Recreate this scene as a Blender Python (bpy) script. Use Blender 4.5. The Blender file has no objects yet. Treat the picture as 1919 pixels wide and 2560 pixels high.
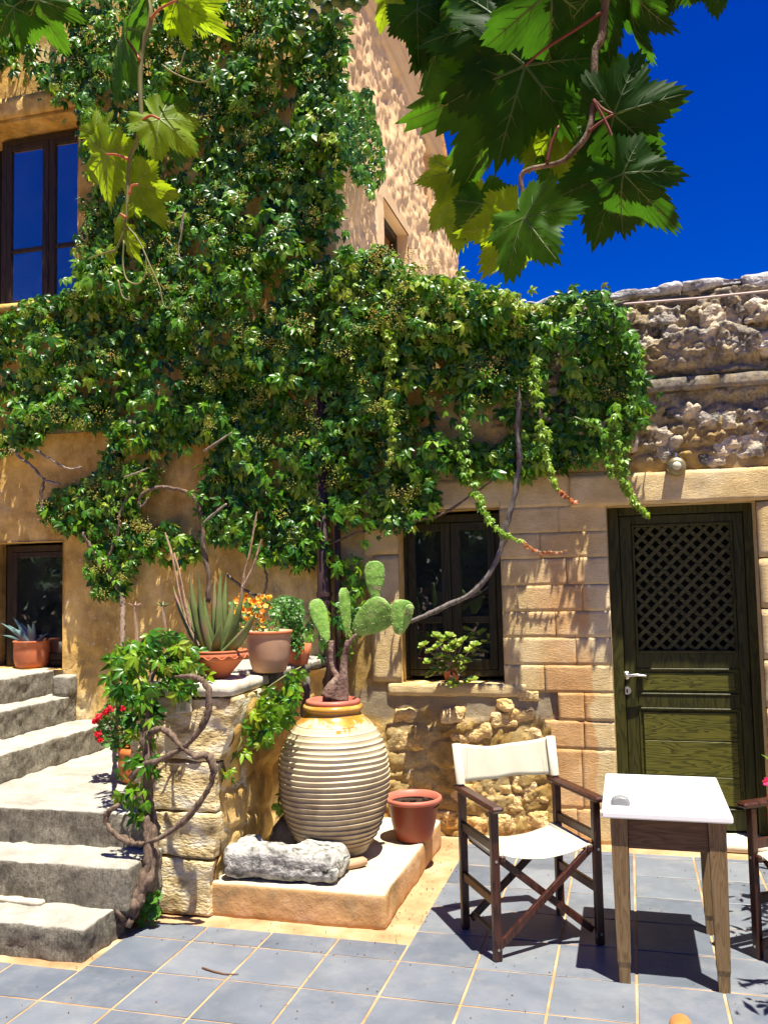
import bpy, math, random
import numpy as np
from mathutils import Vector, Matrix
random.seed(7); RS = np.random.RandomState(11)
sc = bpy.context.scene
COL = sc.collection
R = math.radians

# ------------------------------------------------------------------ camera
F_PX, PITCH, ROLL, YAW = 2215.1, .0721, -.0219, -.2665
CAM = np.array([.0334, -3.8328, 1.6622])
_fw = np.array([math.sin(YAW)*math.cos(PITCH), math.cos(YAW)*math.cos(PITCH), math.sin(PITCH)])
_rt = np.array([math.cos(YAW), -math.sin(YAW), 0.]); _up = np.cross(_rt, _fw)
rt = _rt*math.cos(ROLL)+_up*math.sin(ROLL); up = -_rt*math.sin(ROLL)+_up*math.cos(ROLL); fw = _fw
cd = bpy.data.cameras.new('camera'); cam = bpy.data.objects.new('camera', cd); COL.objects.link(cam)
cd.sensor_fit = 'VERTICAL'; cd.sensor_height = 36; cd.lens = 36*F_PX/2560; cd.clip_start = .02; cd.clip_end = 3000
cam.matrix_world = Matrix(((rt[0], up[0], -fw[0], CAM[0]), (rt[1], up[1], -fw[1], CAM[1]), (rt[2], up[2], -fw[2], CAM[2]), (0, 0, 0, 1)))
sc.camera = cam

# ------------------------------------------------------------------ world, sun, exposure
SUN = np.array([.135, -.143, .68]); SUN /= np.linalg.norm(SUN)       # towards the sun
w = bpy.data.worlds.new('World'); sc.world = w; w.use_nodes = True
nt = w.node_tree; nt.nodes.clear()
sky = nt.nodes.new('ShaderNodeTexSky'); sky.sky_type = 'NISHITA'; sky.sun_disc = False
sky.sun_elevation = math.asin(SUN[2]); sky.sun_rotation = math.atan2(SUN[0], SUN[1])
sky.air_density = 1.0; sky.dust_density = 0.0; sky.ozone_density = 4.0; sky.altitude = 800
gm_ = nt.nodes.new('ShaderNodeGamma'); gm_.inputs[1].default_value = 1.0; nt.links.new(sky.outputs[0], gm_.inputs[0])
hs = nt.nodes.new('ShaderNodeHueSaturation'); hs.inputs['Saturation'].default_value = 1.65; hs.inputs['Hue'].default_value = .534; hs.inputs['Value'].default_value = .58
bg = nt.nodes.new('ShaderNodeBackground'); bg.inputs[1].default_value = .10
wo = nt.nodes.new('ShaderNodeOutputWorld')
nt.links.new(gm_.outputs[0], hs.inputs['Color']); nt.links.new(hs.outputs[0], bg.inputs[0]); nt.links.new(bg.outputs[0], wo.inputs[0])
sd = bpy.data.lights.new('sun', 'SUN'); sun = bpy.data.objects.new('sun', sd); COL.objects.link(sun)
sd.energy = 5.0; sd.angle = R(.55); sd.color = (1, .94, .82)
sun.rotation_euler = Vector(SUN).to_track_quat('Z', 'Y').to_euler(); sun.location = (3, -6, 12)
sc.view_settings.view_transform = 'Standard'; sc.view_settings.look = 'None'
sc.view_settings.exposure = 1.25; sc.view_settings.gamma = 1
sc.view_settings.use_curve_mapping = False
sc.render.engine = 'CYCLES'
sc.cycles.max_bounces = 8; sc.cycles.transparent_max_bounces = 12

# ------------------------------------------------------------------ measuring helpers (survey of the courtyard)
def ray(x, y): return rt*(x-959.5)/F_PX-up*(y-1280)/F_PX+fw
def sY(x, y, Y): d = ray(x, y); return CAM+d*(Y-CAM[1])/d[1]
def sX(x, y, X): d = ray(x, y); return CAM+d*(X-CAM[0])/d[0]
def sZ(x, y, Z): d = ray(x, y); return CAM+d*(Z-CAM[2])/d[2]
K = 1919/1658
def vY(x, y, Y): return sY(x*K, y*K, Y)
def vX(x, y, X): return sX(x*K, y*K, X)
def vZ(x, y, Z): return sZ(x*K, y*K, Z)

# ------------------------------------------------------------------ noise
def _hash(a, b, c, s):
    with np.errstate(over='ignore'):
        h = (a.astype(np.uint32)*np.uint32(374761393)+b.astype(np.uint32)*np.uint32(668265263)+c.astype(np.uint32)*np.uint32(2147483647-60)+np.uint32(s*977+13))
        h = (h ^ (h >> np.uint32(13)))*np.uint32(1274126177); h = h ^ (h >> np.uint32(16))
    return (h & np.uint32(0xffff)).astype(np.float64)/65535.
def vnoise(P, s=0):
    P = np.asarray(P, float); I = np.floor(P).astype(np.int64)+10000; f = P-np.floor(P); f = f*f*(3-2*f)
    r = 0
    for dx in (0, 1):
        for dy in (0, 1):
            for dz in (0, 1):
                wgt = (f[..., 0] if dx else 1-f[..., 0])*(f[..., 1] if dy else 1-f[..., 1])*(f[..., 2] if dz else 1-f[..., 2])
                r = r+wgt*_hash(I[..., 0]+dx, I[..., 1]+dy, I[..., 2]+dz, s)
    return r*2-1
def fbm(P, oct=4, s=0, g=.5):
    P = np.asarray(P, float); a = 1; t = 0; n = 0
    for k in range(oct):
        t = t+a*vnoise(P*(2.03**k), s+k*7); n += a; a *= g
    return t/n
def worley(u, v, s=0):
    """F1, F2-F1, cell value for 2-D coordinates"""
    iu = np.floor(u).astype(np.int64); iv = np.floor(v).astype(np.int64)
    F1 = np.full(u.shape, 9.); F2 = np.full(u.shape, 9.); C = np.zeros(u.shape)
    for a in (-1, 0, 1):
        for b in (-1, 0, 1):
            cu, cv = iu+a, iv+b; z = np.zeros_like(cu)
            px = cu+.15+.7*_hash(cu+500, cv+500, z, s); py = cv+.15+.7*_hash(cu+500, cv+500, z+1, s+3); val = _hash(cu+500, cv+500, z+2, s+5)
            d = np.hypot(u-px, v-py)
            m = d < F1
            F2 = np.where(m, F1, np.minimum(F2, d)); C = np.where(m, val, C); F1 = np.where(m, d, F1)
    return F1, F2-F1, C
def sstep(a, b, x): t = np.clip((x-a)/(b-a), 0, 1); return t*t*(3-2*t)

# ------------------------------------------------------------------ objects
def tag(o, label=None, cat=None, group=None, kind=None):
    if label: o['label'] = label
    if cat: o['category'] = cat
    if group: o['group'] = group
    if kind: o['kind'] = kind
    return o
def link(name, me, mat=None, parent=None, smooth=False):
    o = bpy.data.objects.new(name, me); COL.objects.link(o)
    if mat is not None and not me.materials: me.materials.append(mat)
    if parent is not None:
        o.parent = parent; o.matrix_parent_inverse = Matrix.Translation(-parent.location) if parent.type == 'EMPTY' else Matrix()
    if smooth: me.polygons.foreach_set('use_smooth', [True]*len(me.polygons))
    return o
def empty(name, loc, label=None, cat=None, group=None):
    o = bpy.data.objects.new(name, None); COL.objects.link(o); o.location = tuple(loc); o.empty_display_size = .1
    return tag(o, label, cat, group)
class MB:
    def __init__(s): s.v = []; s.f = []
    def add(s, v, f):
        n = len(s.v); s.v += [tuple(map(float, p)) for p in v]; s.f += [tuple(i+n for i in q) for q in f]; return s
    def box(s, x0, x1, y0, y1, z0, z1, b=0., M=None):
        """bevelled (chamfered) box"""
        if b <= 0:
            v = [(x, y, z) for x in (x0, x1) for y in (y0, y1) for z in (z0, z1)]
            f = [(0, 1, 3, 2), (4, 6, 7, 5), (0, 4, 5, 1), (2, 3, 7, 6), (0, 2, 6, 4), (1, 5, 7, 3)]
        else:
            b = min(b, (x1-x0)*.45, (y1-y0)*.45, (z1-z0)*.45); v = []; f = []
            c = {}
            for i, x in enumerate((x0, x1)):
                for j, y in enumerate((y0, y1)):
                    for k, z in enumerate((z0, z1)):
                        sx, sy, sz = (1, -1)[i], (1, -1)[j], (1, -1)[k]
                        c[i, j, k] = len(v)
                        v += [(x, y+sy*b, z+sz*b), (x+sx*b, y, z+sz*b), (x+sx*b, y+sy*b, z)]
            def q(*a): f.append(tuple(a))
            for i in (0, 1): q(*[c[i, j, k]+0 for j, k in ((0, 0), (0, 1), (1, 1), (1, 0))][::(1 if i == 0 else -1)])
            for j in (0, 1): q(*[c[i, j, k]+1 for i, k in ((0, 0), (1, 0), (1, 1), (0, 1))][::(1 if j == 0 else -1)])
            for k in (0, 1): q(*[c[i, j, k]+2 for i, j in ((0, 0), (0, 1), (1, 1), (1, 0))][::(1 if k == 0 else -1)])
            for i in (0, 1):
                for j in (0, 1): q(c[i, j, 0]+0, c[i, j, 1]+0, c[i, j, 1]+1, c[i, j, 0]+1)
                for k in (0, 1): q(c[i, 0, k]+0, c[i, 1, k]+0, c[i, 1, k]+2, c[i, 0, k]+2)
            for j in (0, 1):
                for k in (0, 1): q(c[0, j, k]+1, c[1, j, k]+1, c[1, j, k]+2, c[0, j, k]+2)
            for kk in c.values(): q(kk, kk+1, kk+2)
        if M is not None: v = [tuple(M @ Vector(p)) for p in v]
        return s.add(v, f)
    def bar(s, a, b, wd, th, upv=(0, 0, 1), bev=.002):
        """box from a to b, wd across, th along upv"""
        a, b = Vector(a), Vector(b); d = b-a; L = d.length; d.normalize(); u = Vector(upv); x = d.cross(u).normalized(); u = x.cross(d).normalized()
        M = Matrix(((x[0], d[0], u[0], a[0]), (x[1], d[1], u[1], a[1]), (x[2], d[2], u[2], a[2]), (0, 0, 0, 1)))
        return s.box(-wd/2, wd/2, 0, L, -th/2, th/2, bev, M)
    def tube(s, pts, rad, n=8, cap=True, rough=0.):
        pts = [np.array(p, float) for p in pts]
        if not hasattr(rad, '__len__'): rad = [rad]*len(pts)
        if len(rad) != len(pts): rad = np.interp(np.linspace(0, 1, len(pts)), np.linspace(0, 1, len(rad)), rad)
        prev = None; v = []; f = []
        for i, p in enumerate(pts):
            t = pts[min(i+1, len(pts)-1)]-pts[max(i-1, 0)]; t = t/(np.linalg.norm(t)+1e-9)
            if prev is None:
                a = np.array([0, 0, 1.]) if abs(t[2]) < .9 else np.array([1., 0, 0])
                u = np.cross(t, a)
            else: u = prev-t*np.dot(prev, t)
            u = u/(np.linalg.norm(u)+1e-9); prev = u; w_ = np.cross(t, u)
            for k in range(n):
                an = 2*math.pi*k/n; r = rad[i]
                if rough: r *= 1+rough*float(RS.uniform(-1, 1))+rough*.8*math.sin(k*2.4+i*.35)
                v.append(p+(u*math.cos(an)+w_*math.sin(an))*r)
        for i in range(len(pts)-1):
            for k in range(n): k2 = (k+1) % n; f.append((i*n+k, i*n+k2, (i+1)*n+k2, (i+1)*n+k))
        if cap: f.append(tuple(range(n))[::-1]); f.append(tuple((len(pts)-1)*n+k for k in range(n)))
        return s.add(v, f)
    def lathe(s, prof, c=(0, 0, 0), n=48, wob=0., cap=False, seed=0):
        v = []; f = []
        for i, (r, z) in enumerate(prof):
            for k in range(n):
                a = 2*math.pi*k/n
                rr = r*(1+wob*math.sin(2*a+z*9+seed)+wob*.6*math.sin(5*a-z*23))
                v.append((c[0]+rr*math.cos(a), c[1]+rr*math.sin(a), c[2]+z+(wob*.8*math.sin(a*1+z*30+seed)+wob*.35*math.sin(3*a+z*70))*(.12 if wob else 0)))
        for i in range(len(prof)-1):
            for k in range(n): k2 = (k+1) % n; f.append((i*n+k, i*n+k2, (i+1)*n+k2, (i+1)*n+k))
        if cap: f.append(tuple(range(n))[::-1]); f.append(tuple((len(prof)-1)*n+k for k in range(n)))
        return s.add(v, f)
    def build(s, name, mat, parent=None, smooth=False):
        me = bpy.data.meshes.new(name); me.from_pydata(s.v, [], s.f); me.update()
        return link(name, me, mat, parent, smooth)
def smooth_path(pts, n=6):
    """Catmull-Rom through points"""
    P = [np.array(p, float) for p in pts]; P = [2*P[0]-P[1]]+P+[2*P[-1]-P[-2]]; out = []
    for i in range(1, len(P)-2):
        for k in range(n):
            t = k/n; a, b, c, d = P[i-1:i+3]
            out.append(.5*((2*b)+(c-a)*t+(2*a-5*b+4*c-d)*t*t+(3*b-a-3*c+d)*t**3))
    out.append(P[-2]); return out
def rockbox(x0, x1, y0, y1, z0, z1, res=.03, amp=.012, rnd=.02, seed=0, freq=9, taper=None):
    """weathered stone block: subdivided box with worn edges and an uneven skin"""
    L = [x1-x0, y1-y0, z1-z0]; n = [max(2, min(60, int(round(l/res)))) for l in L]
    vid = {}; v = []; f = []
    def g(i, j, k):
        key = (i, j, k)
        if key not in vid: vid[key] = len(v); v.append((i/n[0], j/n[1], k/n[2]))
        return vid[key]
    for i in range(n[0]):
        for j in range(n[1]):
            f.append((g(i, j, 0), g(i, j+1, 0), g(i+1, j+1, 0), g(i+1, j, 0))); f.append((g(i, j, n[2]), g(i+1, j, n[2]), g(i+1, j+1, n[2]), g(i, j+1, n[2])))
    for i in range(n[0]):
        for k in range(n[2]):
            f.append((g(i, 0, k), g(i+1, 0, k), g(i+1, 0, k+1), g(i, 0, k+1))); f.append((g(i, n[1], k), g(i, n[1], k+1), g(i+1, n[1], k+1), g(i+1, n[1], k)))
    for j in range(n[1]):
        for k in range(n[2]):
            f.append((g(0, j, k), g(0, j, k+1), g(0, j+1, k+1), g(0, j+1, k))); f.append((g(n[0], j, k), g(n[0], j+1, k), g(n[0], j+1, k+1), g(n[0], j, k+1)))
    U = np.array(v); P = np.array([x0, y0, z0])+U*np.array(L); c = np.array([(x0+x1)/2, (y0+y1)/2, (z0+z1)/2]); h = np.array(L)/2
    rr = min(rnd, h.min()*.9); q = np.clip(P-c, -(h-rr), h-rr); d = (P-c)-q; ln = np.linalg.norm(d, axis=1, keepdims=True)
    nrm = np.where(ln > 1e-6, d/np.maximum(ln, 1e-6), 0)
    P = c+q+nrm*np.minimum(ln, rr)
    disp = fbm(P*freq+seed*3.7, 4, seed, .55)*amp-np.abs(fbm(P*freq*.45+seed, 2, seed+9))*amp*.8
    P = P+nrm*disp[:, None]
    if taper is not None: P = taper(P)
    return P.tolist(), f
def stone(name, x0, x1, y0, y1, z0, z1, mat, parent=None, **kw):
    v, f = rockbox(x0, x1, y0, y1, z0, z1, **kw); return MB().add(v, f).build(name, mat, parent, True)
def grid_mesh(name, us, vs, fn, mat, parent=None, holes=(), smooth=True):
    """surface over a u,v grid; holes = (u0,u1,v0,v1) left open"""
    U, Vv = np.meshgrid(us, vs, indexing='ij'); P = fn(U, Vv).reshape(-1, 3); nu, nv = len(us), len(vs)
    i, j = np.meshgrid(np.arange(nu-1), np.arange(nv-1), indexing='ij'); i = i.ravel(); j = j.ravel()
    uc = (us[i]+us[i+1])/2; vc = (vs[j]+vs[j+1])/2; keep = np.ones(len(i), bool)
    for (a, b, c, d) in holes: keep &= ~((uc > a) & (uc < b) & (vc > c) & (vc < d))
    i, j = i[keep], j[keep]; q = np.stack([i*nv+j, (i+1)*nv+j, (i+1)*nv+j+1, i*nv+j+1], 1)
    used = np.unique(q); mp = -np.ones(nu*nv, int); mp[used] = np.arange(len(used))
    return fast_mesh(name, P[used], mp[q], mat, parent, smooth)
def fast_mesh(name, P, Fc, mat, parent=None, smooth=False, tint=None):
    me = bpy.data.meshes.new(name); P = np.ascontiguousarray(P, dtype=np.float32); Fc = np.asarray(Fc, dtype=np.int32); k = Fc.shape[1]
    me.vertices.add(len(P)); me.vertices.foreach_set('co', P.ravel())
    me.loops.add(Fc.size); me.loops.foreach_set('vertex_index', Fc.ravel())
    me.polygons.add(len(Fc)); me.polygons.foreach_set('loop_start', np.arange(0, Fc.size, k, dtype=np.int32)); me.polygons.foreach_set('loop_total', np.full(len(Fc), k, dtype=np.int32))
    if smooth: me.polygons.foreach_set('use_smooth', np.ones(len(Fc), bool))
    me.update(calc_edges=True); me.validate()
    if tint is not None:
        at = me.attributes.new('tint', 'FLOAT', 'POINT'); at.data.foreach_set('value', np.asarray(tint, dtype=np.float32))
    return link(name, me, mat, parent)
def lines(a, b, step, snaps=()):
    x = list(np.arange(a, b, step))+[b]; s = [q for q in snaps if a < q < b]
    x = [q for q in x if all(abs(q-k) > step*.4 for k in s) or q in (a, b)]+s; return np.array(sorted(x))

# ------------------------------------------------------------------ materials
class NB:
    def __init__(s, name):
        s.m = bpy.data.materials.new(name); s.m.use_nodes = True; s.t = s.m.node_tree; s.t.nodes.clear()
        s.out = s.n('ShaderNodeOutputMaterial'); s.b = s.n('ShaderNodeBsdfPrincipled'); s.l(s.b.outputs[0], s.out.inputs[0])
    def n(s, t, **k):
        x = s.t.nodes.new(t)
        for a, b in k.items(): setattr(x, a, b)
        return x
    def l(s, a, b): s.t.links.new(a, b)
    def pos(s, stretch=(1, 1, 1), rnd=False, obj=False):
        if obj: c = s.n('ShaderNodeTexCoord').outputs['Object']
        else: c = s.n('ShaderNodeNewGeometry').outputs['Position']
        mp = s.n('ShaderNodeMapping'); mp.inputs['Scale'].default_value = stretch; s.l(c, mp.inputs[0]); o = mp.outputs[0]
        if rnd:
            oi = s.n('ShaderNodeObjectInfo'); mu = s.n('ShaderNodeMath', operation='MULTIPLY'); mu.inputs[1].default_value = 37.; s.l(oi.outputs['Random'], mu.inputs[0])
            ad = s.n('ShaderNodeVectorMath', operation='ADD'); s.l(o, ad.inputs[0]); s.l(mu.outputs[0], ad.inputs[1]); o = ad.outputs[0]
        return o
    def noise(s, co, scale, detail=5, rough=.55, dist=0.):
        x = s.n('ShaderNodeTexNoise'); x.inputs['Scale'].default_value = scale; x.inputs['Detail'].default_value = detail; x.inputs['Roughness'].default_value = rough; x.inputs['Distortion'].default_value = dist
        s.l(co, x.inputs['Vector']); return x.outputs['Fac']
    def ramp(s, fac, stops, interp='LINEAR'):
        r = s.n('ShaderNodeValToRGB'); e = r.color_ramp.elements; r.color_ramp.interpolation = interp
        while len(e) < len(stops): e.new(.5)
        for el, (p, c) in zip(e, stops):
            el.position = p; el.color = (c, c, c, 1) if not hasattr(c, '__len__') else (*c, 1)
        s.l(fac, r.inputs[0]); return r.outputs[0]
    def mix(s, fac, a, b, mode='MIX'):
        x = s.n('ShaderNodeMix', data_type='RGBA', blend_type=mode)
        if isinstance(fac, (int, float)): x.inputs[0].default_value = fac
        else: s.l(fac, x.inputs[0])
        for q, i in ((a, 6), (b, 7)):
            if hasattr(q, '__len__'): x.inputs[i].default_value = (*q, 1)
            else: s.l(q, x.inputs[i])
        return x.outputs[2]
    def math(s, op, a, b=None, clamp=False):
        x = s.n('ShaderNodeMath', operation=op); x.use_clamp = clamp
        for q, i in ((a, 0), (b, 1)):
            if q is None: continue
            if isinstance(q, (int, float)): x.inputs[i].default_value = q
            else: s.l(q, x.inputs[i])
        return x.outputs[0]
    def bump(s, h, strength=.4, dist=.01, prev=None):
        b = s.n('ShaderNodeBump'); b.inputs['Strength'].default_value = strength; b.inputs['Distance'].default_value = dist; s.l(h, b.inputs['Height'])
        if prev is not None: s.l(prev, b.inputs['Normal'])
        return b.outputs[0]
    def fin(s, col=None, rough=.8, spec=.3, normal=None, **k):
        if col is not None:
            if hasattr(col, '__len__'): s.b.inputs['Base Color'].default_value = (*col, 1)
            else: s.l(col, s.b.inputs['Base Color'])
        if isinstance(rough, (int, float)): s.b.inputs['Roughness'].default_value = rough
        else: s.l(rough, s.b.inputs['Roughness'])
        s.b.inputs['Specular IOR Level'].default_value = spec
        if normal is not None: s.l(normal, s.b.inputs['Normal'])
        for a, b in k.items(): s.b.inputs[a.replace('_', ' ')].default_value = b
        return s.m
def simple(name, stops, scale=6, rough=.7, spec=.3, bump=.3, bscale=60, bdist=.004, stretch=(1, 1, 1), rnd=True, obj=True, detail=5, **k):
    b = NB(name); co = b.pos(stretch, rnd, obj); n = b.noise(co, scale, detail); c = b.ramp(n, stops)
    return b.fin(c, rough, spec, b.bump(b.noise(co, bscale, 4), bump, bdist), **k)
# ------------------------------------------------------------------ the materials
def m_plaster():
    b = NB('ochre_plaster'); co = b.pos()
    c = b.ramp(b.noise(co, 2.0, 7, .68), [(.30, (.50, .29, .065)), (.45, (.68, .44, .13)), (.56, (.76, .53, .20)), (.70, (.82, .66, .37))])
    c2 = b.ramp(b.noise(co, 7, 6, .65), [(.3, (.62, .58, .55)), (.6, (1, 1, 1)), (.8, (1.08, 1.03, .95))])
    c = b.mix(.85, c, c2, 'MULTIPLY'); c = b.mix(.8, c, b.ramp(b.noise(b.pos((1.3, 1, .55)), 2.9, 9, .72), [(.36, (.50, .47, .42)), (.50, (.95, .93, .9)), (.60, (1.06, 1.04, 1.0)), (.74, (1.2, 1.25, 1.35))]), 'MULTIPLY')
    sp = b.ramp(b.noise(b.pos((1, 1, .6)), 2.7, 8, .7), [(.60, 0.), (.70, 1.)]); c = b.mix(b.math('MULTIPLY', sp, .55), c, (.20, .17, .13))
    cr = b.ramp(b.noise(co, 26, 3), [(.66, 0.), (.7, 1.)]); c = b.mix(b.math('MULTIPLY', cr, .4), c, (.8, .68, .5))
    bp = b.bump(b.noise(co, 9, 8, .6), .5, .03); bp = b.bump(b.noise(co, 70, 5, .7), .55, .006, bp)
    return b.fin(c, .92, .15, bp)
def m_lowwall():
    b = NB('old_stone_wall'); co = b.pos(); sx = b.n('ShaderNodeSeparateXYZ'); b.l(b.n('ShaderNodeNewGeometry').outputs['Position'], sx.inputs[0])
    base = b.ramp(b.noise(co, 2.3, 7, .62), [(.30, (.56, .33, .09)), (.44, (.74, .48, .15)), (.55, (.80, .58, .24)), (.70, (.84, .71, .44))])
    c2 = b.ramp(b.noise(co, 11, 6, .7), [(.3, (.6, .56, .52)), (.58, (1, 1, 1)), (.8, (1.08, 1.04, .96))]); base = b.mix(.8, base, c2, 'MULTIPLY')
    # weathered crust with lichen on the upper courses
    up_ = b.math('ADD', sx.outputs[2], b.math('MULTIPLY', b.math('SUBTRACT', b.noise(co, 3, 5), .5), 1.1))
    mz = b.ramp(b.math('MULTIPLY', up_, .25), [(.585, 0.), (.64, 1.)])
    rx = b.ramp(b.math('ADD', b.math('MULTIPLY', sx.outputs[0], .25), .5), [(.30, 0.), (.36, 1.)])
    mz = b.math('MULTIPLY', mz, rx)
    li = b.ramp(b.noise(co, 5.5, 9, .72), [(.32, (.06, .057, .052)), (.41, (.24, .22, .19)), (.48, (.54, .49, .41)), (.56, (.72, .58, .34)), (.66, (.84, .79, .68))])
    li2 = b.ramp(b.noise(co, 38, 5, .75), [(.35, (.35, .35, .36)), (.52, (1, 1, 1)), (.8, (1.25, 1.22, 1.15))]); li = b.mix(.85, li, li2, 'MULTIPLY')
    ms = b.ramp(b.noise(co, 3.1, 6, .65), [(.50, 0.), (.60, 1.)]); li = b.mix(b.math('MULTIPLY', ms, .6), li, (.62, .43, .17))
    c = b.mix(b.math('MULTIPLY', mz, .9), base, li)
    # grey-blue cement smear under the sill
    a = b.math('ADD', sx.outputs[2], b.math('MULTIPLY', b.math('SUBTRACT', b.noise(co, 5, 5), .5), .35))
    sm = b.ramp(a, [(.70, 0.), (.76, 1.), (.90, 1.), (.96, 0.)]); c = b.mix(b.math('MULTIPLY', sm, .5), c, (.42, .40, .36))
    bp = b.bump(b.noise(co, 24, 14, .78), 1., .05); bp = b.bump(b.noise(co, 120, 6, .75), 1., .010, bp)
    return b.fin(c, .93, .12, bp)
def m_stucco():
    b = NB('pink_stucco'); co = b.pos((1, 1, .6))
    c = b.ramp(b.noise(co, 3, 5), [(.3, (.64, .41, .20)), (.55, (.74, .50, .26)), (.75, (.80, .58, .33))])
    return b.fin(c, .9, .15, b.bump(b.noise(co, 30, 5, .6), .4, .01))
def m_ashlar():
    b = NB('cut_limestone'); co = b.pos(); cr = b.pos(rnd=True); sx = b.n('ShaderNodeSeparateXYZ'); b.l(b.n('ShaderNodeNewGeometry').outputs['Position'], sx.inputs[0])
    pale = b.mix(.3, b.ramp(b.noise(co, 2.6, 6, .6), [(.3, (.62, .42, .16)), (.5, (.75, .56, .27)), (.7, (.85, .71, .44))]), b.ramp(b.noise(cr, 1.3, 5, .6), [(.3, (.62, .43, .17)), (.7, (.84, .70, .42))]))
    org = b.ramp(b.noise(co, 3.6, 6), [(.3, (.60, .30, .10)), (.55, (.72, .42, .18)), (.75, (.78, .58, .33))])
    # an orange limewash stripe left between window and door
    xx = b.math('ADD', sx.outputs[0], b.math('MULTIPLY', b.math('SUBTRACT', b.noise(co, 3.2, 4), .5), .25))
    mk = b.ramp(b.math('ADD', xx, 1), [(.40, 0.), (.56, 1.), (.79, 1.), (.805, 0.)])
    mk = b.math('MULTIPLY', mk, b.ramp(b.math('MULTIPLY', sx.outputs[2], .4), [(.02, .9), (.62, .8), (.80, 0.)]))
    c = b.mix(mk, pale, org)
    st = b.ramp(b.noise(co, 9, 7, .7), [(.3, (.72, .68, .64)), (.6, (1, 1, 1))]); c = b.mix(.8, c, st, 'MULTIPLY')
    hb = b.noise(b.pos((5, 3, 17)), 5, 8, .7, 1.2); bp = b.bump(hb, .8, .014); bp = b.bump(b.noise(co, 90, 4, .7), .4, .004, bp)
    return b.fin(c, .9, .15, bp)
def m_steps():
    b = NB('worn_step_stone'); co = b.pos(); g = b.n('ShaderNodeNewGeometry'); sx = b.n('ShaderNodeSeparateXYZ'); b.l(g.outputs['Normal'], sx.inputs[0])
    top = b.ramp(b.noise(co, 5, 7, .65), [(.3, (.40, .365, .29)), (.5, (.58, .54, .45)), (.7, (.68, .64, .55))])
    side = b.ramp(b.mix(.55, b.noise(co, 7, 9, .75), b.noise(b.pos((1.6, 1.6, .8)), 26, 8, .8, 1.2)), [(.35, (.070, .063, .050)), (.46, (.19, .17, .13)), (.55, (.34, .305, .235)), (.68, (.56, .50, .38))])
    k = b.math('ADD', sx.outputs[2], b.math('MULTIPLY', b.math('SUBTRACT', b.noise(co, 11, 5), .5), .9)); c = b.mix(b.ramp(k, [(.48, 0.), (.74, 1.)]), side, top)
    bp = b.bump(b.noise(co, 16, 12, .74), 1., .045); bp = b.bump(b.noise(co, 95, 4, .7), .7, .007, bp)
    return b.fin(c, .93, .12, bp)
def m_tile():
    b = NB('slate_blue_tile'); co = b.pos(rnd=True); oi = b.n('ShaderNodeObjectInfo')
    c = b.ramp(b.noise(co, 2.6, 6, .6, .6), [(.28, (.098, .114, .138)), (.5, (.128, .145, .172)), (.72, (.162, .178, .204))])
    v = b.ramp(oi.outputs['Random'], [(0, (.78, .81, .84)), (.5, (1, 1, 1)), (1, (1.16, 1.15, 1.10))]); c = b.mix(1., c, v, 'MULTIPLY')
    sp = b.ramp(b.noise(co, 55, 3, .6), [(.66, 0.), (.71, 1.)]); c = b.mix(b.math('MULTIPLY', sp, .5), c, (.10, .09, .085))
    st_ = b.ramp(b.noise(b.pos((1, 2.2, 1)), 4.3, 9, .75, 1.), [(.30, 1.), (.44, 0.)]); c = b.mix(b.math('MULTIPLY', st_, .28), c, (.085, .085, .085)); du = b.ramp(b.noise(b.pos(), 3.5, 9, .75), [(.48, 0.), (.68, 1.)]); c = b.mix(b.math('MULTIPLY', du, .45), c, (.25, .245, .235))
    return b.fin(c, b.ramp(b.noise(co, 6, 4), [(.3, .42), (.7, .62)]), .4, b.bump(b.noise(co, 30, 5, .6), .12, .004))
def m_wood(name, dark, light, rough=.6, scale=1., axis='x', dist=5., paint=None, bump=.35, spec=.3):
    """long grain with cathedral figures running along the given axis"""
    b = NB(name); st = {'x': (.9, 8, 8), 'y': (8, .9, 8), 'z': (8, 8, .9)}[axis]
    co = b.pos(tuple(q*scale for q in st), True, True); n = b.noise(co, .9, 3, .5, .4); wv = b.n('ShaderNodeMath', operation='MULTIPLY'); b.l(n, wv.inputs[0]); wv.inputs[1].default_value = 13
    fr = b.math('FRACT', wv.outputs[0]); ring = b.ramp(fr, [(0, 0.), (.5, .35), (.86, 1.), (1, .1)])
    fine = b.noise(b.pos(tuple(q*scale*(1 if q < 1 else 5) for q in st), True, True), 2.2, 4)
    f = b.mix(.45, ring, fine); c = b.ramp(f, [(.15, light), (.75, dark)])
    return b.fin(c, rough, spec, b.bump(f, bump, .003))
def m_leaf(name, stops, rough=.38, trans=.25, tcol=(.25, .45, .03), spec=.5, attr=True):
    b = NB(name)
    if attr:
        a = b.n('ShaderNodeAttribute'); a.attribute_name = 'tint'; f = a.outputs['Fac']
    else: f = b.n('ShaderNodeObjectInfo').outputs['Random']
    c = b.ramp(f, stops); c = b.mix(b.math('MULTIPLY', b.ramp(b.noise(b.pos(), 75, 4, .7), [(.68, 0.), (.74, 1.)]), .55), c, (.20, .12, .03)); c = b.mix(.6, c, b.ramp(b.noise(b.pos(), 40, 3), [(.3, (.5, .55, .5)), (.7, (1.3, 1.22, 1.1))]), 'MULTIPLY')
    b.fin(c, rough, spec)
    tr = b.n('ShaderNodeBsdfTranslucent'); b.l(b.mix(1., c, (2.3, 2.0, .9), 'MULTIPLY'), tr.inputs[0]); mx = b.n('ShaderNodeMixShader'); mx.inputs[0].default_value = trans
    b.l(b.b.outputs[0], mx.inputs[1]); b.l(tr.outputs[0], mx.inputs[2]); b.l(mx.outputs[0], b.out.inputs[0]); return b.m
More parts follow.
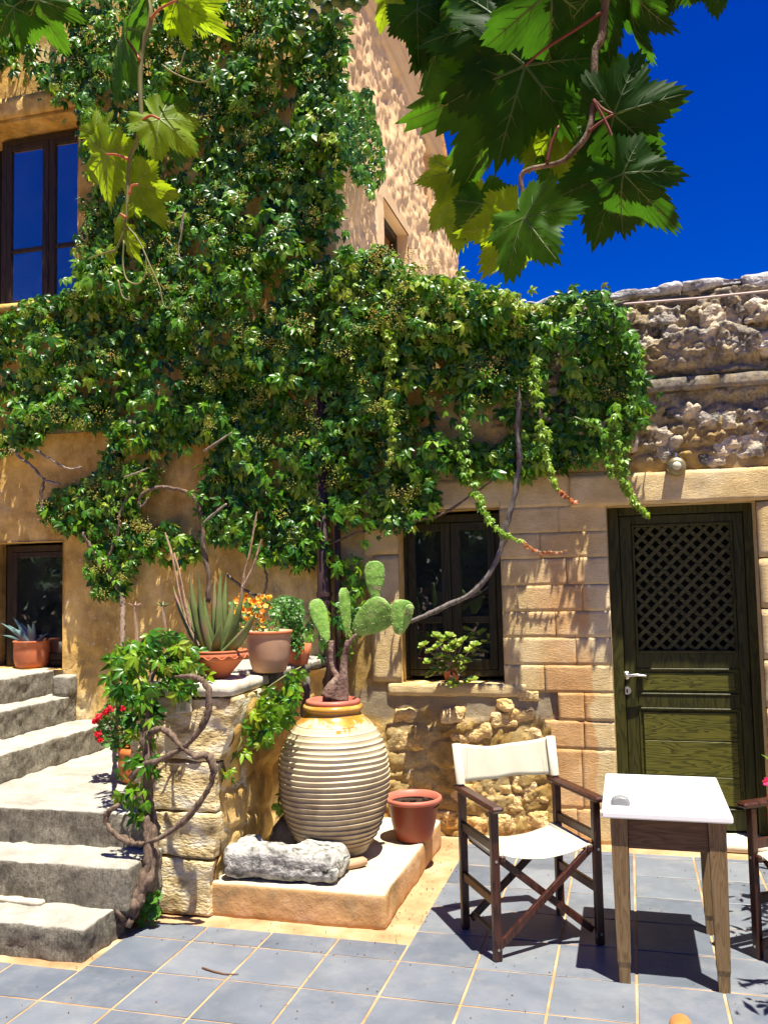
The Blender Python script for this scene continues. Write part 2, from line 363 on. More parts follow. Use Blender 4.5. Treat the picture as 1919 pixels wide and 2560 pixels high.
def m_glass(name, tint=(.9, .95, .95), dust_veil=.035, k=2.6):
    b = NB(name); gl = b.n('ShaderNodeBsdfGlossy'); gl.inputs['Roughness'].default_value = .015; tr = b.n('ShaderNodeBsdfTransparent'); tr.inputs[0].default_value = (*tint, 1)
    fr = b.n('ShaderNodeFresnel'); fr.inputs['IOR'].default_value = 1.5; bp = b.bump(b.noise(b.pos(), 1.7, 1), .04, .02); b.l(bp, gl.inputs['Normal'])
    f = b.math('MULTIPLY', fr.outputs[0], k, True); mx = b.n('ShaderNodeMixShader'); b.l(f, mx.inputs[0]); b.l(tr.outputs[0], mx.inputs[1]); b.l(gl.outputs[0], mx.inputs[2])
    df = b.n('ShaderNodeBsdfDiffuse'); df.inputs[0].default_value = (.5, .5, .48, 1); m2 = b.n('ShaderNodeMixShader'); b.l(b.ramp(b.noise(b.pos(), 5, 6, .7), [(.3, dust_veil*.15), (.75, dust_veil)]), m2.inputs[0]); b.l(mx.outputs[0], m2.inputs[1]); b.l(df.outputs[0], m2.inputs[2]); b.l(m2.outputs[0], b.out.inputs[0]); return b.m  # diffuse film: dust, and on the upper panes a stand-in for the pale curtain
def m_bark(name='vine_bark', a=(.05, .032, .024), c_=(.20, .145, .11)):
    b = NB(name); co = b.pos(obj=True); n = b.noise(b.pos((1, 1, .35)), 42, 6, .7); c = b.ramp(n, [(.35, a), (.55, tuple((p+q)/2 for p, q in zip(a, c_))), (.72, c_)])
    return b.fin(c, .9, .2, b.bump(n, .9, .012))
def m_terra(name, col, rough=.75, dirt=.4):
    b = NB(name); co = b.pos(rnd=True); d = tuple(q*.72 for q in col); c = b.ramp(b.noise(co, 6, 6), [(.3, d), (.6, col)])
    sp = b.ramp(b.noise(co, 14, 6, .7), [(.55, 0.), (.75, 1.)]); c = b.mix(b.math('MULTIPLY', sp, dirt), c, (.55, .45, .36))
    return b.fin(c, rough, .3, b.bump(b.noise(co, 60, 4), .15, .003))
M = dict(
    plaster=m_plaster(), lowwall=m_lowwall(), stucco=m_stucco(), ashlar=m_ashlar(), steps=m_steps(), tile=m_tile(),
    grout=simple('sandy_mortar', [(.3, (.29, .165, .075)), (.5, (.41, .26, .135)), (.7, (.52, .37, .22))], 5, .95, .1, .6, 60, .008, obj=False, rnd=False),
    soil=simple('garden_soil', [(.3, (.10, .07, .045)), (.7, (.25, .18, .12))], 2, .95, .1, .6, 20, .02, obj=False, rnd=False),
    slab=simple('limewashed_slab', [(.3, (.42, .36, .26)), (.5, (.55, .50, .38)), (.7, (.62, .58, .47))], 7, .9, .15, .5, 50, .008, obj=False, rnd=False),
    pale_block=simple('pale_rough_block', [(.32, (.28, .20, .09)), (.44, (.58, .44, .21)), (.54, (.74, .60, .34)), (.70, (.70, .64, .50))], 9, .93, .12, 1., 38, .016, stretch=(1, 1, 2.2), obj=False, rnd=False, detail=10),
    rubble=simple('yellow_rubble_stone', [(.3, (.56, .34, .11)), (.45, (.72, .48, .18)), (.6, (.78, .58, .28)), (.75, (.80, .68, .46))], 4, .93, .12, 1., 34, .03, detail=12),
    rock=simple('weathered_grey_rock', [(.34, (.09, .083, .075)), (.45, (.32, .285, .23)), (.56, (.62, .50, .32)), (.7, (.72, .66, .54))], 7, .93, .12, 1., 30, .03, detail=12),
    dark=simple('dark_interior', [(.3, (.012, .011, .010)), (.7, (.03, .028, .024))], 2, .95, .05),
    brownwood=m_wood('brown_window_wood', (.016, .010, .004), (.045, .027, .010), .55, axis='z'),
    olivewood=m_wood('dark_olive_window_wood', (.014, .013, .004), (.042, .036, .011), .55, axis='z'),
    door_z=m_wood('green_door_wood', (.020, .020, .002), (.054, .052, .008), .5, 1.2, 'z'),
    door_x=m_wood('green_door_board', (.040, .040, .004), (.140, .130, .018), .5, 1.9, 'x'),
    lattice=m_wood('green_lattice_wood', (.03, .030, .006), (.085, .08, .02), .55, 2., 'x'),
    mahog=m_wood('mahogany', (.018, .005, .003), (.075, .022, .012), .33, 1.5, 'z', spec=.5, bump=.1),
    tablewood=m_wood('raw_table_wood', (.15, .090, .038), (.25, .165, .078), .65, 2.2, 'z', bump=.2),
    white=simple('white_tabletop', [(.3, (.80, .80, .80)), (.7, (.86, .86, .86))], 3, .35, .5, .03),
    canvas=simple('cream_canvas', [(.3, (.50, .465, .35)), (.7, (.57, .54, .42))], 4, .9, .15, .35, 420, .0015),
    metal=simple('brushed_nickel', [(.3, (.5, .48, .44)), (.7, (.62, .6, .56))], 5, .3, .5, .05, Metallic=1.),
    pipe=simple('brown_pipe_paint', [(.3, (.035, .018, .014)), (.7, (.07, .035, .028))], 6, .45, .4, .1),
    glass=m_glass('window_glass'), bright_glass=m_glass('brightened_window_glass', dust_veil=.05, k=9.), bark=m_bark('vine_bark', (.075, .048, .034), (.30, .215, .15)), twig=m_bark('grey_twig_bark', (.16, .12, .095), (.42, .34, .27)),  # upper panes brightened: pale film for a lit curtain, boosted sky reflection
    greycane=m_bark('dry_grey_bark', (.08, .065, .055), (.30, .26, .23)),
    terra=m_terra('terracotta', (.50, .145, .055)), terra2=m_terra('orange_terracotta', (.60, .17, .035), .6, .12), plast=m_terra('brown_plastic_pot', (.30, .070, .032), .4, .03),
    rimplast=m_terra('pink_plastic_rim', (.52, .155, .10), .45, .05), beige=m_terra('sandy_clay', (.50, .30, .18), .85, .6),
    conduit=simple('cream_plastic', [(.3, (.50, .48, .34)), (.7, (.58, .55, .40))], 5, .5, .4, .05),
    litter=simple('dry_leaf_litter', [(.3, (.06, .03, .02)), (.7, (.22, .11, .06))], 9, .9, .1, .3, rnd=True),
    potsoil=simple('potting_soil', [(.3, (.015, .01, .008)), (.7, (.07, .045, .03))], 30, .95, .1, 1., 60, .02),
    greystone=simple('grey_pitted_stone', [(.33, (.10, .096, .085)), (.44, (.27, .26, .23)), (.56, (.42, .40, .36)), (.70, (.58, .56, .50))], 22, .92, .15, .9, 55, .014, detail=8),
    darkstone=simple('dark_stone', [(.3, (.07, .06, .045)), (.7, (.20, .17, .13))], 9, .9, .15, .6, 40, .01),
    roofstone=simple('pale_roof_stone', [(.32, (.16, .155, .15)), (.5, (.42, .40, .375)), (.7, (.62, .60, .56))], 11, .92, .15, .9, 40, .02, obj=False, rnd=False, detail=8),
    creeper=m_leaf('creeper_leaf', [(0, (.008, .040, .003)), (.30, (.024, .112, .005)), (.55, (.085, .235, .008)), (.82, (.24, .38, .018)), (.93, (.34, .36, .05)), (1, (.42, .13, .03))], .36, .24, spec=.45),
    grape=m_leaf('grape_leaf', [(0, (.014, .055, .006)), (.5, (.040, .12, .010)), (1, (.19, .30, .015))], .5, .55, spec=.15),
    vein=m_leaf('leaf_vein', [(0, (.040, .095, .015)), (1, (.24, .34, .06))], .5, .3),
    petiole=simple('red_petiole', [(.3, (.30, .05, .03)), (.7, (.42, .14, .06))], 8, .5, .3, .05),
    darkstalk=simple('dark_red_stalk', [(.3, (.10, .018, .012)), (.7, (.16, .045, .025))], 8, .5, .3, .05),
    cane=simple('green_cane', [(.3, (.10, .10, .03)), (.7, (.24, .22, .07))], 8, .5, .3, .05),
    bud=m_leaf('creeper_flower', [(0, (.22, .26, .04)), (.6, (.40, .38, .07)), (1, (.46, .32, .07))], .7, .1),
    bush=m_leaf('fresh_green_leaf', [(0, (.03, .11, .015)), (.5, (.06, .19, .025)), (1, (.12, .28, .04))], .45, .25),
    aloe=simple('aloe_skin', [(.3, (.075, .11, .028)), (.52, (.15, .19, .055)), (.70, (.27, .15, .10))], 7, .42, .4, .1, rnd=True),
    stalk=m_bark('dry_flower_stalk', (.28, .17, .10), (.50, .36, .24)),
    agave=simple('blue_agave_skin', [(.3, (.08, .17, .16)), (.7, (.17, .29, .26))], 6, .45, .4, .1),
    cactus=simple('cactus_skin', [(.32, (.22, .20, .09)), (.40, (.10, .22, .03)), (.5, (.17, .33, .05)), (.66, (.23, .39, .08)), (.76, (.30, .38, .12))], 19, .5, .35, .6, 26, .014),
    cork=simple('corky_cactus_trunk', [(.3, (.11, .06, .045)), (.6, (.26, .17, .13)), (.75, (.36, .28, .20))], 12, .9, .1, .9, 50, .012),
    spine=simple('cactus_areole', [(.3, (.45, .50, .22)), (.7, (.6, .62, .35))], 20, .7, .2, .1),
    orange=m_leaf('orange_petal', [(0, (.60, .10, .01)), (.5, (.88, .45, .03)), (1, (.92, .66, .16))], .5, .3),
    red=m_leaf('crimson_petal', [(0, (.50, .005, .03)), (1, (.75, .02, .07))], .5, .25),
    pink=m_leaf('magenta_petal', [(0, (.55, .01, .12)), (1, (.75, .05, .22))], .5, .3),
    jade=m_leaf('jade_leaf', [(0, (.12, .22, .03)), (.5, (.26, .38, .06)), (1, (.42, .50, .12))], .35, .15),
    greyplast=simple('grey_plastic', [(.3, (.17, .17, .17)), (.7, (.22, .22, .22))], 5, .4, .4, .03),
    leather=simple('tan_leather', [(.3, (.42, .17, .045)), (.7, (.52, .24, .07))], 9, .5, .4, .2), skin=simple('skin', [(.3, (.50, .28, .18)), (.7, (.56, .33, .22))], 9, .5, .4, .1),
    cable=simple('pale_cable', [(.3, (.40, .30, .26)), (.7, (.48, .38, .33))], 5, .5, .4, .03), hedge=m_leaf('hedge_leaf', [(0, (.010, .035, .008)), (1, (.04, .10, .02))], .5, .1),
)
def m_vase():
    b = NB('glazed_pithos_clay'); sx = b.n('ShaderNodeSeparateXYZ'); b.l(b.n('ShaderNodeNewGeometry').outputs['Position'], sx.inputs[0]); co = b.pos()
    z = b.math('ADD', sx.outputs[2], b.math('MULTIPLY', b.math('SUBTRACT', b.noise(b.pos((3, 3, .5)), 3.5, 4, .7), .5), .22))
    clay = b.ramp(b.noise(co, 9, 8, .65), [(.3, (.25, .175, .095)), (.5, (.38, .29, .17)), (.7, (.50, .40, .25))])
    cream = b.ramp(b.noise(co, 5, 5), [(.3, (.56, .46, .28)), (.7, (.66, .57, .38))]); c = b.mix(b.ramp(z, [(.46, 0.), (.74, 1.)]), clay, cream)
    c = b.mix(b.ramp(z, [(.862, 0.), (.885, 1.)]), c, b.ramp(b.noise(co, 9, 5), [(.3, (.38, .15, .015)), (.55, (.52, .27, .045)), (.75, (.62, .44, .17))]))
    dk = b.ramp(b.noise(co, 24, 6, .7), [(.58, 0.), (.72, 1.)]); c = b.mix(b.math('MULTIPLY', dk, .35), c, (.22, .16, .10))
    return b.fin(c, b.ramp(z, [(.5, .6), (.9, .18)]), .5, b.bump(b.noise(co, 60, 4), .15, .004))
M['vase'] = m_vase()

# ------------------------------------------------------------------ ground and patio
S = .33
gnd = grid_mesh('ground', lines(-400, 400, 100), lines(-400, 400, 100), lambda u, v: np.stack([u, v, 0*u-.05], -1), M['soil']); tag(gnd, kind='structure')
WY = 1.87
pv = grid_mesh('patio', lines(-6.5, 5.5, .05), lines(-7, WY+.05, .05), lambda u, v: np.stack([u, v, -.004+.0025*fbm(np.stack([u*9, v*9, 0*u], -1), 3)+.010*sstep(.1, .7, vnoise(np.stack([u*4, v*4, 0*u], -1)))*np.where((v > 1.72), 1, 0)*1.], -1), M['grout'])
tag(pv, kind='structure')
tile_cache = {}
def tile(x0, x1, y0, y1):
    g = .0055; wx, wy = round(x1-x0-2*g, 4), round(y1-y0-2*g, 4)
    if wx < .03 or wy < .03: return
    if (wx, wy) not in tile_cache:
        tile_cache[wx, wy] = MB().box(-wx/2, wx/2, -wy/2, wy/2, -.012, 0, .002).build('tile', M['tile'], pv); o = tile_cache[wx, wy]
    else:
        o = bpy.data.objects.new('tile', tile_cache[wx, wy].data); COL.objects.link(o); o.parent = pv
    o.location = ((x0+x1)/2, (y0+y1)/2, random.uniform(-.0006, .0006)); o.rotation_euler = (random.gauss(0, .0012), random.gauss(0, .0012), random.gauss(0, .0012))
for i in range(-10, 6):
    for j in range(-5, 6):
        x0, x1, y0, y1 = i*S, (i+1)*S, j*S, (j+1)*S
        if y1 > 1.715: y1 = 1.715
        if x1 <= -.985 and y1 > .175: y1 = min(y1, .175)          # bare mortar round the plinth
        if x1 <= -2.30 and y1 > -.385: y1 = min(y1, -.385)        # and before the steps
        if y1-y0 > .04: tile(x0, x1, y0, y1)

# ------------------------------------------------------------------ tall house on the left
def reveal(x0, x1, z0, z1, y0, y1, mat, parent, name='reveal'):
    return MB().add([(x0, y0, z0), (x1, y0, z0), (x1, y0, z1), (x0, y0, z1), (x0, y1, z0), (x1, y1, z0), (x1, y1, z1), (x0, y1, z1)], [(0, 4, 5, 1), (1, 5, 6, 2), (2, 6, 7, 3), (3, 7, 4, 0)]).build(name, mat, parent)
def room(x0, x1, z0, z1, y0, y1, parent):
    return MB().box(x0, x1, y0, y1, z0, z1).build('dark_room', M['dark'], parent)
tall = empty('tall_house', (-3.6, WY, 0), 'tall ochre plastered house with creeper over its front and a rough pink side wall', 'house')
XC = -1.835; TOP = 7.15
UW = (-5.25, -3.87, 3.80, 5.26); LW = (-4.72, -3.985, 1.03, 1.975)
def f_tall(u, v):
    P = np.stack([u, 0*u, v], -1); d = .016*fbm(P*1.3, 3, 3)+.007*fbm(P*7, 4, 5)
    m = sstep(.45, .15, v-1.0)*sstep(-3.98, -3.93, u)*sstep(-3.62, -3.72, u); d = d+m*.02*fbm(P*22, 3, 8)
    rb = sstep(.62, .7, vnoise(P*2.1, 21)); d = d-rb*.01
    return np.stack([u, WY-np.maximum(d, -.03), v], -1)
grid_mesh('wall', lines(-6.2, XC, .03, (UW[0], UW[1], LW[0], LW[1])), lines(0, TOP, .03, (UW[2], UW[3], LW[2], LW[3])), f_tall, M['plaster'], tall, (UW, LW))
# side wall: roughcast with long mouldings under the verge
p2 = sX(1040, 117, XC); p3 = sX(1092, 357, XC); p4 = sX(1141, 615, XC)
YF = p4[1]
def ztop(y): return np.interp(y, [1.8, p2[1], p3[1], p4[1]], [TOP, p2[2]+.03, p3[2], p4[2]])
a1 = sX(955, 481, XC); b1 = sX(1018, 596, XC); a2 = sX(1054, 335, XC); b2 = sX(1076, 392, XC)
SW1 = (a1[1], b1[1], 3.55, (a1[2]+b1[2])/2); SW2 = (a2[1], b2[1], 5.55, (a2[2]+b2[2])/2)
def f_side(u, v):
    zt = ztop(u); P = np.stack([0*u, u, v], -1)
    n = fbm(P*np.array([1, 6, 4.]), 4, 31, .6); d = .008+.026*np.clip(n*2., -.6, 1)+.016*fbm(P*17, 3, 37)
    sm = sstep(.17, .10, u-WY)+sstep(.2, .16, np.abs(u-SW1[0]+.02))*(v < 5.15)*.8+sstep(.1, .06, np.abs(v-SW1[3]-.06))*(u > SW1[0]-.1)*(u < SW1[1]+.1); d = d*(1-np.clip(sm, 0, 1))+.012*np.clip(sm, 0, 1)
    st = sstep(6.22, 6.26, v); ph = ((v-6.25)/.115) % 1.; d = d*(1-st)+st*(.02+.035*np.abs(ph-.5)*2+.004*n+.05*(v-6.25))
    return np.stack([XC+d, u, np.minimum(v, zt)], -1)
sidew = grid_mesh('side_wall', lines(WY, YF, .022, (SW1[0], SW1[1], SW2[0], SW2[1])), lines(3.2, TOP, .022, (SW1[2], SW1[3], SW2[2], SW2[3])), f_side, M['stucco'], tall, (SW1, SW2))
E2 = [(XC, WY, TOP), (XC, p2[1], p2[2]+.03), (XC, p3[1], p3[2]), (XC, YF, p4[2]), (XC, YF, 0)]
E3 = [(-6.2, y, z) for (_, y, z) in E2]
MB().add(E2+E3, [(0, 1, 6, 5), (1, 2, 7, 6), (2, 3, 8, 7), (3, 4, 9, 8)]).build('roof', M['stucco'], tall)
for (s0, s1, z0, z1) in (SW1, SW2):
    x0, x1 = XC, XC-.22
    MB().add([(x0, s0, z0), (x0, s1, z0), (x0, s1, z1), (x0, s0, z1), (x1, s0, z0), (x1, s1, z0), (x1, s1, z1), (x1, s0, z1)], [(0, 4, 5, 1), (1, 5, 6, 2), (2, 6, 7, 3), (3, 7, 4, 0), (4, 5, 6, 7)]).build('side_window', M['stucco'], tall)
MB().box(XC-.16, XC-.1, SW1[0], SW1[0]+.06, SW1[2], SW1[3]).box(XC-.16, XC-.1, SW1[1]-.06, SW1[1], SW1[2], SW1[3]).box(XC-.16, XC-.1, SW1[0]+.06, SW1[1]-.06, SW1[3]-.07, SW1[3]).build('side_window_frame', M['brownwood'], tall)
reveal(*UW, WY-.01, WY+.36, M['plaster'], tall); reveal(*LW, WY-.01, WY+.30, M['plaster'], tall)
room(UW[0]-.2, UW[1]+.4, UW[2]-.1, UW[3]+.1, WY+.37, WY+3., tall); room(LW[0]-.2, LW[1]+.4, LW[2]-.1, LW[3]+.1, WY+.31, WY+1.8, tall)
def win(parent, x0, x1, z0, z1, y, mulls, bars, mat, fw_=.06, sw=.045, dep=.06, gm='glass'):
    """outer frame > sashes > panes; mulls = (left,right) x edges of the meeting stiles"""
    fr = MB().box(x0, x0+fw_, y, y+dep, z0, z1, .004).box(x1-fw_, x1, y, y+dep, z0, z1, .004).box(x0+fw_, x1-fw_, y+.001, y+dep-.001, z1-fw_, z1, .004).box(x0+fw_, x1-fw_, y+.001, y+dep-.001, z0, z0+fw_*.8, .004).build('window', mat, parent)
    cells = [(x0+fw_, mulls[0]+(mulls[1]-mulls[0])/2), (mulls[0]+(mulls[1]-mulls[0])/2, x1-fw_)] if mulls else [(x0+fw_, x1-fw_)]
    for q, (a, b_) in enumerate(cells):
        l, r = a+.002, b_-.001; wl = sw if q == 0 or not mulls else (mulls[1]-mulls[0])/2; wr = sw if (q == len(cells)-1) else (mulls[1]-mulls[0])/2
        zt, zb = z1-fw_-.002, z0+fw_*.8+.002; yy = y-.006; m = MB()
        m.box(l, l+wl, yy, yy+.045, zb, zt, .004).box(r-wr, r, yy, yy+.045, zb, zt, .004).box(l+wl, r-wr, yy+.002, yy+.043, zt-sw, zt, .003).box(l+wl, r-wr, yy+.002, yy+.043, zb, zb+sw*1.3, .003)
        for (c, d) in bars: m.box(l+wl, r-wr, yy+.003, yy+.042, c, d, .003)
        m.build('sash', mat, fr)
        zs = [zb+sw*1.3]+[e for bb in sorted(bars) for e in bb]+[zt-sw]
        for k in range(0, len(zs), 2): MB().box(l+wl-.004, r-wr+.004, yy+.018, yy+.023, zs[k]-.004, zs[k+1]+.004).build('pane', M[gm], fr)
    return fr
yw = WY+.20
ml, mr = vY(93, 400, yw)[0], vY(120, 400, yw)[0]; bz = vY(60, 540, yw)[2]
win(tall, vY(4, 420, yw)[0], 2*ml+(mr-ml)-vY(4, 420, yw)[0], UW[2]+.01, UW[3]-.02, yw, (ml, mr), [(bz-.012, bz+.02)], M['brownwood'], .05, .045, gm='bright_glass')
yw = WY+.16
win(tall, vY(20, 1300, yw)[0]-.02, vY(20, 1300, yw)[0]+.84, LW[2]+.01, LW[3]-.02, yw, None, [], M['brownwood'], .05, .04)
stone('lintel', -5.4, -3.66, WY-.025, WY+.02, UW[3]+.03, UW[3]+.20, M['plaster'], tall, res=.05, amp=.006, rnd=.012, seed=4)
stone('window_sill', -5.4, -3.80, WY-.06, WY+.14, UW[2]-.06, UW[2]+.004, M['plaster'], tall, res=.05, amp=.008, rnd=.015, seed=5)
lz = vY(230, 925, WY)[2]
stone('slate_ledge', vY(105, 925, WY)[0], vY(305, 925, WY)[0], WY-.09, WY+.02, lz-.02, lz+.035, M['darkstone'], tall, res=.04, amp=.006, rnd=.012, seed=6)
m = MB(); xs = np.linspace(vY(128, 400, WY+.32)[0], UW[1]+.2, 40); zs_ = [UW[2], UW[3]]
for i in range(39): m.add([(xs[i], WY+.33+.012*math.sin(i*1.3), zs_[0]), (xs[i+1], WY+.33+.012*math.sin((i+1)*1.3), zs_[0]), (xs[i+1], WY+.33+.012*math.sin((i+1)*1.3), zs_[1]), (xs[i], WY+.33+.012*math.sin(i*1.3), zs_[1])], [(0, 1, 2, 3)])
m.build('curtain', simple('pale_curtain', [(.3, (.7, .7, .72)), (.7, (.8, .8, .82))], 4, .9, .1, .1), tall, True)
for k in range(9):                                                 # quoins down the corner of the tall house
    z0 = 3.48+k*.4
    ww = .16 if k % 2 else .22
    stone('quoin', XC-ww, XC+.014, WY-.022, WY+(.10 if k % 2 else .16), z0+.006, z0+.394, M['ashlar'], tall, res=.05, amp=.005, rnd=.01, seed=40+k)
# ------------------------------------------------------------------ low house on the right
low = empty('low_house', (0, WY, 0), 'low old stone house with green door, dark window and rough stone roof edge', 'house')
HZ = 3.37
DX0, DX1 = sY(1521, 1400, WY)[0]-.004, sY(1893, 1400, WY)[0]; DZ0, DZ1 = .055, 2.064
WX0, WX1, WZ0, WZ1 = -1.425, -.752, .962, 2.083
D = (DX0, DX1, -.1, DZ1); Wd = (WX0, WX1, WZ0, WZ1)
AX0, AX1 = WX1, DX0
def f_low(u, v):
    P = np.stack([u, 0*u, v], -1); wob = np.stack([u, 0*u, v], -1)*3
    d = .012*fbm(P*1.7, 3, 50)+.006*fbm(P*8, 4, 51)
    # rubble under the window
    uu = u/.25+.25*vnoise(P*4, 60); vv = v/.145+.3*vnoise(P*4, 61); F1, E, C = worley(uu, vv, 62)
    rub = .012+.014*sstep(.04, .30, E)*(.4+C)+.022*fbm(P*13, 6, 63, .75); m = sstep(.80, .66, v+.12*vnoise(P*3, 64))*sstep(-1.9, -1.8, u)
    d = d*(1-m)+m*rub
    # big weathered rocks of the upper courses
    uu = u/.42+.35*vnoise(P*3, 70); vv = v/.24+.3*vnoise(P*3, 71); F1, E, C = worley(uu, vv, 72)
    big = -.004+.066*sstep(.02, .30, E)*(.2+C)+.045*fbm(P*7, 7, 73, .75)+.040*np.abs(fbm(P*15, 4, 74, .65))+.022*fbm(P*38, 3, 76, .7); m = sstep(2.28, 2.36, v)*sstep(-.85, -.55, u+.2*vnoise(P*2, 75))
    big = big*(1-.6*sstep(2.42, 2.34, v)); d = d*(1-m)+m*big
    # behind the cut blocks the core is set back
    m = ((u > AX0-.01) & (u < AX1+.01) & (v < 2.28) & ((v > .95) | (u > -.46))) | ((u > DX1) & (v < 2.28)); d = np.where(m, -.02, d)
    m2 = (v > 2.755) & (v < 2.85) & (u > -.62); d = np.where(m2, -.01, d)
    return np.stack([u, WY-d, v], -1)
grid_mesh('wall', lines(XC, 2.2, .0135, (WX0, WX1, DX0, DX1)), lines(0, HZ, .0135, (WZ0, WZ1, DZ1)), f_low, M['lowwall'], low, (D, Wd))
# coursed blocks between window and door: joints measured one by one
zc = [0.0]+[sY(1480, y, WY)[2] for y in (2022, 1874, 1802, 1732, 1663, 1593, 1527, 1461, 1393, 1328, 1262)]+[2.285]
zc = sorted(z for z in zc if z >= 0)
split = [-.33, -.48, -.27, -.40, -.50, -.30, -.42, -.25, -.34, -.50, -.38, -.3]
for k in range(len(zc)-1):
    z0, z1 = zc[k], zc[k+1]; sp = split[k % len(split)]
    xl = AX0 if z1 > .97 else -.47+.05*math.sin(k*2.7)
    if sp-xl < .09: sp = xl+.16
    for a, b_ in ((xl, sp), (sp, AX1)):
        stone('stone_block', a+.0003, b_-.0003, WY-.012-random.uniform(0, .0008), WY+.06, z0+.0003, z1-.0003, M['ashlar'], low, res=.022, amp=.0045, rnd=.0008, seed=k*3+int(a*10))
zr = [0, .30, .56, .84, 1.12, 1.42, 1.72, 2.06]
for k in range(len(zr)-1):
    stone('jamb_stone', DX1+.002, DX1+(.34 if k % 2 else .5), WY-.02, WY+.06, zr[k]+.002, zr[k+1]-.002, M['ashlar'], low, res=.04, amp=.006, rnd=.008, seed=90+k)
    stone('stone_block', DX1+(.34 if k % 2 else .5)+.003, 2.2, WY-.015, WY+.06, zr[k]+.002, zr[k+1]-.002, M['ashlar'], low, res=.07, amp=.006, rnd=.008, seed=130+k)
stone('door_lintel', DX0-.22, 1.75, WY-.034, WY+.27, DZ1+.001, 2.268, M['ashlar'], low, res=.03, amp=.009, rnd=.012, seed=77)
stone('stone_ledge', -.62, 2.2, WY-.078, WY+.03, 2.752, 2.838, M['lowwall'], low, res=.03, amp=.010, rnd=.018, seed=78)
# rocks standing proud in the upper courses and in the rubble: each a piece of its own
rocks = [(1480, 860, .20, .15), (1545, 800, .15, .12), (1720, 850, .26, .14), (1800, 800, .20, .16), (1870, 860, .22, .12), (1640, 870, .18, .10), (1660, 790, .16, .10), (1905, 780, .16, .12),
         (1500, 1070, .14, .07), (1620, 1090, .20, .13), (1700, 1030, .17, .08), (1680, 1120, .16, .12), (1790, 1050, .2, .1), (1850, 1110, .22, .14), (1780, 1145, .13, .09), (1900, 1040, .15, .09), (1600, 1010, .13, .06)]
for k, (x, y, a, h) in enumerate(rocks):
    a, h = a*1.3, h*1.2; p = sY(x, y, WY-.02); stone('rock', p[0]-a/2, p[0]+a/2, WY-(.066 if y < 900 else .040 if y < 1085 else .018)-random.uniform(0, .018), WY+.05, p[2]-h/2, p[2]+h/2, M['rock'], low, res=.012, amp=.055, rnd=.035, seed=200+k, freq=16)
rubs = [(1130, 1790, .13, .09), (1190, 1830, .17, .10), (1260, 1800, .14, .08), (1020, 1850, .16, .11), (1050, 1960, .13, .12), (1120, 1900, .10, .08), (1210, 1900, .17, .10), (1285, 1880, .13, .10), (1160, 1980, .15, .11), (1240, 1985, .16, .10),
        (1310, 1960, .12, .10), (1110, 2050, .16, .10), (1190, 2065, .14, .09), (1275, 2060, .18, .10), (1350, 2050, .14, .1), (1010, 1790, .12, .08), (1330, 1840, .1, .08), (1420, 2075, .15, .08), (1500, 2085, .15, .07), (1300, 1790, .14, .08), (1345, 1900, .13, .09), (1300, 2010, .15, .09), (1340, 1985, .12, .08), (1260, 1760, .1, .07), (1320, 1740, .12, .07), (1150, 1850, .1, .07)]
for k, (x, y, a, h) in enumerate(rubs):
    a, h = a*1.25, h*1.2; p = sY(x, y, WY-.02); x0, x1 = p[0]-a/2, p[0]+a/2
    if x1 > -.50: x1 = -.50
    if x1-x0 < .05: continue
    stone('rubble_stone', x0, x1, WY-.020-random.uniform(0, .012), WY+.05, p[2]-h/2, p[2]+h/2, M['rubble'], low, res=.012, amp=.026, rnd=.022, seed=300+k, freq=15)
# roof slab with a broken front edge, then the body behind
for k, (a, b_) in enumerate([(XC+.02, -1.1), (-1.1, -.55), (-.55, -.02), (-.02, .42), (.42, .78), (.78, 1.3), (1.3, 2.2)]):
    z = HZ+.012*math.sin(k*2.1)
    stone('roof_stone', a-.006, b_+.006, WY-.050-.02*random.random(), WY+.5, z-.008, z+.062+.012*random.random(), M['roofstone'], low, res=.022, amp=.045, rnd=.022, seed=400+k)
MB().box(XC+.02, 2.2, WY+.5, WY+5.2, HZ-.2, HZ+.05).build('roof', M['roofstone'], low)
stone('gutter_board', -.55, 2.2, WY-.022, WY+.02, HZ-.075, HZ-.012, M['darkstone'], low, res=.05, amp=.008, rnd=.01, seed=8)
# window
reveal(*Wd, WY-.01, WY+.30, M['plaster'], low); room(WX0-.3, WX1+.3, WZ0-.2, WZ1+.1, WY+.30, WY+2, low)
stone('window_sill', WX0-.10, WX1+.14, WY-.018, WY+.13, WZ0-.085, WZ0+.002, M['ashlar'], low, res=.025, amp=.010, rnd=.012, seed=9)
stone('window_jamb', WX0-.20, WX0-.002, WY-.014, WY+.1, WZ0+.004, 1.42, M['ashlar'], low, res=.04, amp=.004, rnd=.006, seed=11)
stone('window_jamb', WX0-.17, WX0-.002, WY-.012, WY+.1, 1.424, 1.80, M['ashlar'], low, res=.04, amp=.004, rnd=.006, seed=12)
stone('window_jamb', WX0-.24, WX0-.002, WY-.010, WY+.1, 1.804, WZ1, M['ashlar'], low, res=.04, amp=.004, rnd=.006, seed=13)
stone('window_lintel', WX0-.30, AX1-.30, WY-.012, WY+.1, WZ1+.003, WZ1+.20, M['ashlar'], low, res=.04, amp=.005, rnd=.008, seed=14)
yw = WY+.12
ml, mr = sY(1104, 1450, yw)[0], sY(1151, 1450, yw)[0]; b0, b1_ = sY(1050, 1558, yw)[2], sY(1050, 1541, yw)[2]
win(low, WX0-.03, 2*(ml+mr)/2-(WX0-.03), WZ0+.03, WZ1-.02, yw, (ml, mr), [(b0, b1_)], M['olivewood'], .055, .05)
